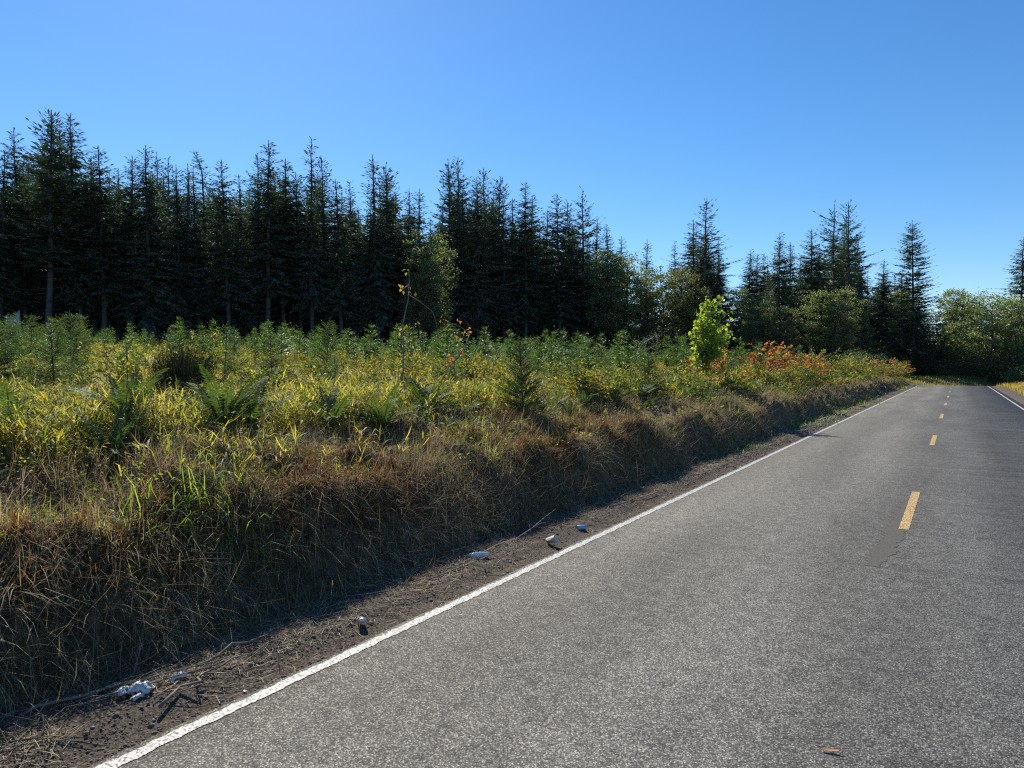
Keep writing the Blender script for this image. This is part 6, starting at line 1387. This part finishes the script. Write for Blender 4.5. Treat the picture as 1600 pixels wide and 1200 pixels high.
t = obj('paper_scrap', film(6, .03, .02, .006, 8, 6), M_PAPER, label='tiny white scrap close to the white line right of the bag', category='litter', group='litter on the shoulder')
t.location = (-3.98, 3.0, H1(-3.98, 3.0) + .008)

def lathe(profile, n=16):
    V, T = [], []
    for (r0, z) in profile:
        for j in range(n): V.append((r0 * math.cos(2 * math.pi * j / n), r0 * math.sin(2 * math.pi * j / n), z))
    for i in range(len(profile) - 1):
        for j in range(n):
            p, q = i * n + j, i * n + (j + 1) % n; T += [(p, q, p + n), (q, q + n, p + n)]
    return np.array(V), np.array(T)
# flattened silver and dark can
t = thing('crushed_can', 'crushed silver and dark can on straw near the bend of shade', 'can', (-4.17, 4.28, H1(-4.17, 4.28) + .03), .4)
V, T = lathe([(0, 0), (.026, 0), (.033, .008), (.033, .04), (.025, .055), (.033, .07), (.033, .09), (.026, .098), (0, .095)]); V[:, 1] *= .6
o = obj('can_body', mesh_np('can_body', V, T, smooth_shade=True), plain_mat('dull_silver', (.6, .6, .62), rough=.35, metal=.7, noise=.1), t); o.rotation_euler = (R(80), 0, .5)
V, T = lathe([(.0345, .03), (.0345, .062)]); V[:, 1] *= .62
o = obj('can_print', mesh_np('can_print', V, T), plain_mat('dark_print', (.02, .02, .05), rough=.4), t); o.rotation_euler = (R(80), 0, .5)
# plastic bottle, pale blue
t = thing('plastic_bottle', 'crushed clear bluish plastic bottle lying at the edge of bank shade', 'bottle', (-4.34, 6.42, H1(-4.34, 6.42) + .035), .2)
V, T = lathe([(0, 0), (.028, .002), (.032, .012), (.028, .05), (.032, .075), (.027, .11), (.031, .14), (.02, .175), (.012, .19), (.012, .2), (0, .2)]); V[:, 0] *= .75
mb = plain_mat('bluish_clear_plastic', (.55, .68, .82), rough=.15, noise=.1, spec=.8, trans=.3)
o = obj('bottle_body', mesh_np('bottle_body', V, T, smooth_shade=True), mb, t); o.rotation_euler = (R(86), 0, R(-55))
V, T = lathe([(.0325, .065), (.0330, .105)]); V[:, 0] *= .76
o = obj('bottle_label', mesh_np('bottle_label', V, T), M_PAPER, t); o.rotation_euler = (R(86), 0, R(-55))
V, T = lathe([(0, .193), (.0145, .193), (.0145, .210), (0, .210)])
o = obj('bottle_cap', mesh_np('bottle_cap', V, T), M_PAPER, t); o.rotation_euler = (R(86), 0, R(-55))
# paper cup lying on its side
t = thing('paper_cup', 'white paper cup lying on its side on the shoulder', 'cup', (-4.17, 7.43, H1(-4.17, 7.43) + .026), .5)
V, T = lathe([(.0, .004), (.03, .004), (.031, 0), (.046, .125), (.048, .128), (.046, .131), (.0445, .125), (.0295, .008), (0, .008)])
o = obj('cup_body', mesh_np('cup_body', V, T, smooth_shade=True), M_PAPER, t); o.rotation_euler = (R(72), 0, R(60))
# blue can
t = thing('drink_can', 'pale blue drink can lying flat further along the shoulder', 'can', (-4.11, 8.35, H1(-4.11, 8.35) + .035), 0)
V, T = lathe([(0, .004), (.024, .004), (.026, 0), (.033, .01), (.033, .11), (.027, .12), (.025, .118), (0, .116)])
o = obj('can_body', mesh_np('can_body', V, T, smooth_shade=True), plain_mat('pale_blue_metal', (.28, .45, .66), rough=.3, metal=.4, noise=.12), t); o.rotation_euler = (R(90), 0, R(-38))
V, T = lathe([(.0, .1165), (.024, .1185)])
o = obj('can_lid', mesh_np('can_lid', V, T), plain_mat('can_lid_metal', (.7, .7, .72), rough=.3, metal=.8), t); o.rotation_euler = (R(90), 0, R(-38))
# dry leaf on the asphalt
s = Soup(); x = np.linspace(-.06, .06, 9); w = .011 * np.sin(np.linspace(.15, 3.0, 9)) + .001; zc = .006 + .010 * (x / .06) ** 2
V = np.concatenate([np.stack([x, w, zc + .006], 1), np.stack([x, 0 * x, zc], 1), np.stack([x, -w, zc + .005], 1)]); T = []
for r_ in range(2):
    for k in range(8): T += [(r_ * 9 + k, r_ * 9 + k + 1, r_ * 9 + 9 + k), (r_ * 9 + k + 1, r_ * 9 + k + 10, r_ * 9 + 9 + k)]
s.add(V, T, (.5, .26, .12))
o = obj('dry_leaf', s.mesh('dry_leaf'), plain_mat('dry_leaf_brown', (.5, .25, .12), rough=.6, noise=.2, scale=30, trans=.2), label='single curled brown leaf lying on the asphalt in the foreground', category='leaf')
o.location = (-.57, 4.15, .004); o.rotation_euler = (0, 0, YAW - .35)
# culvert mouth under the far bank
t = thing('culvert_pipe', 'dark culvert pipe mouth at the foot of the far bank', 'culvert', (-4.86, 62.6, .27), R(105))
V, T = lathe([(.27, -1.6), (.30, -1.6), (.30, 0), (.27, 0), (.27, -1.6)], 20)
o = obj('pipe', mesh_np('pipe', V, T, smooth_shade=True), plain_mat('rusty_corrugated_steel', (.06, .05, .045), rough=.7, metal=.3, noise=.3), t); o.rotation_euler = (R(90), 0, 0)
V, T = lathe([(.27, .004), (.32, .004), (.32, .03), (.27, .03), (.27, .004)], 20)
o = obj('rim', mesh_np('rim', V, T, smooth_shade=True), plain_mat('grey_steel', (.25, .25, .25), rough=.6, metal=.5), t); o.rotation_euler = (R(90), 0, 0)
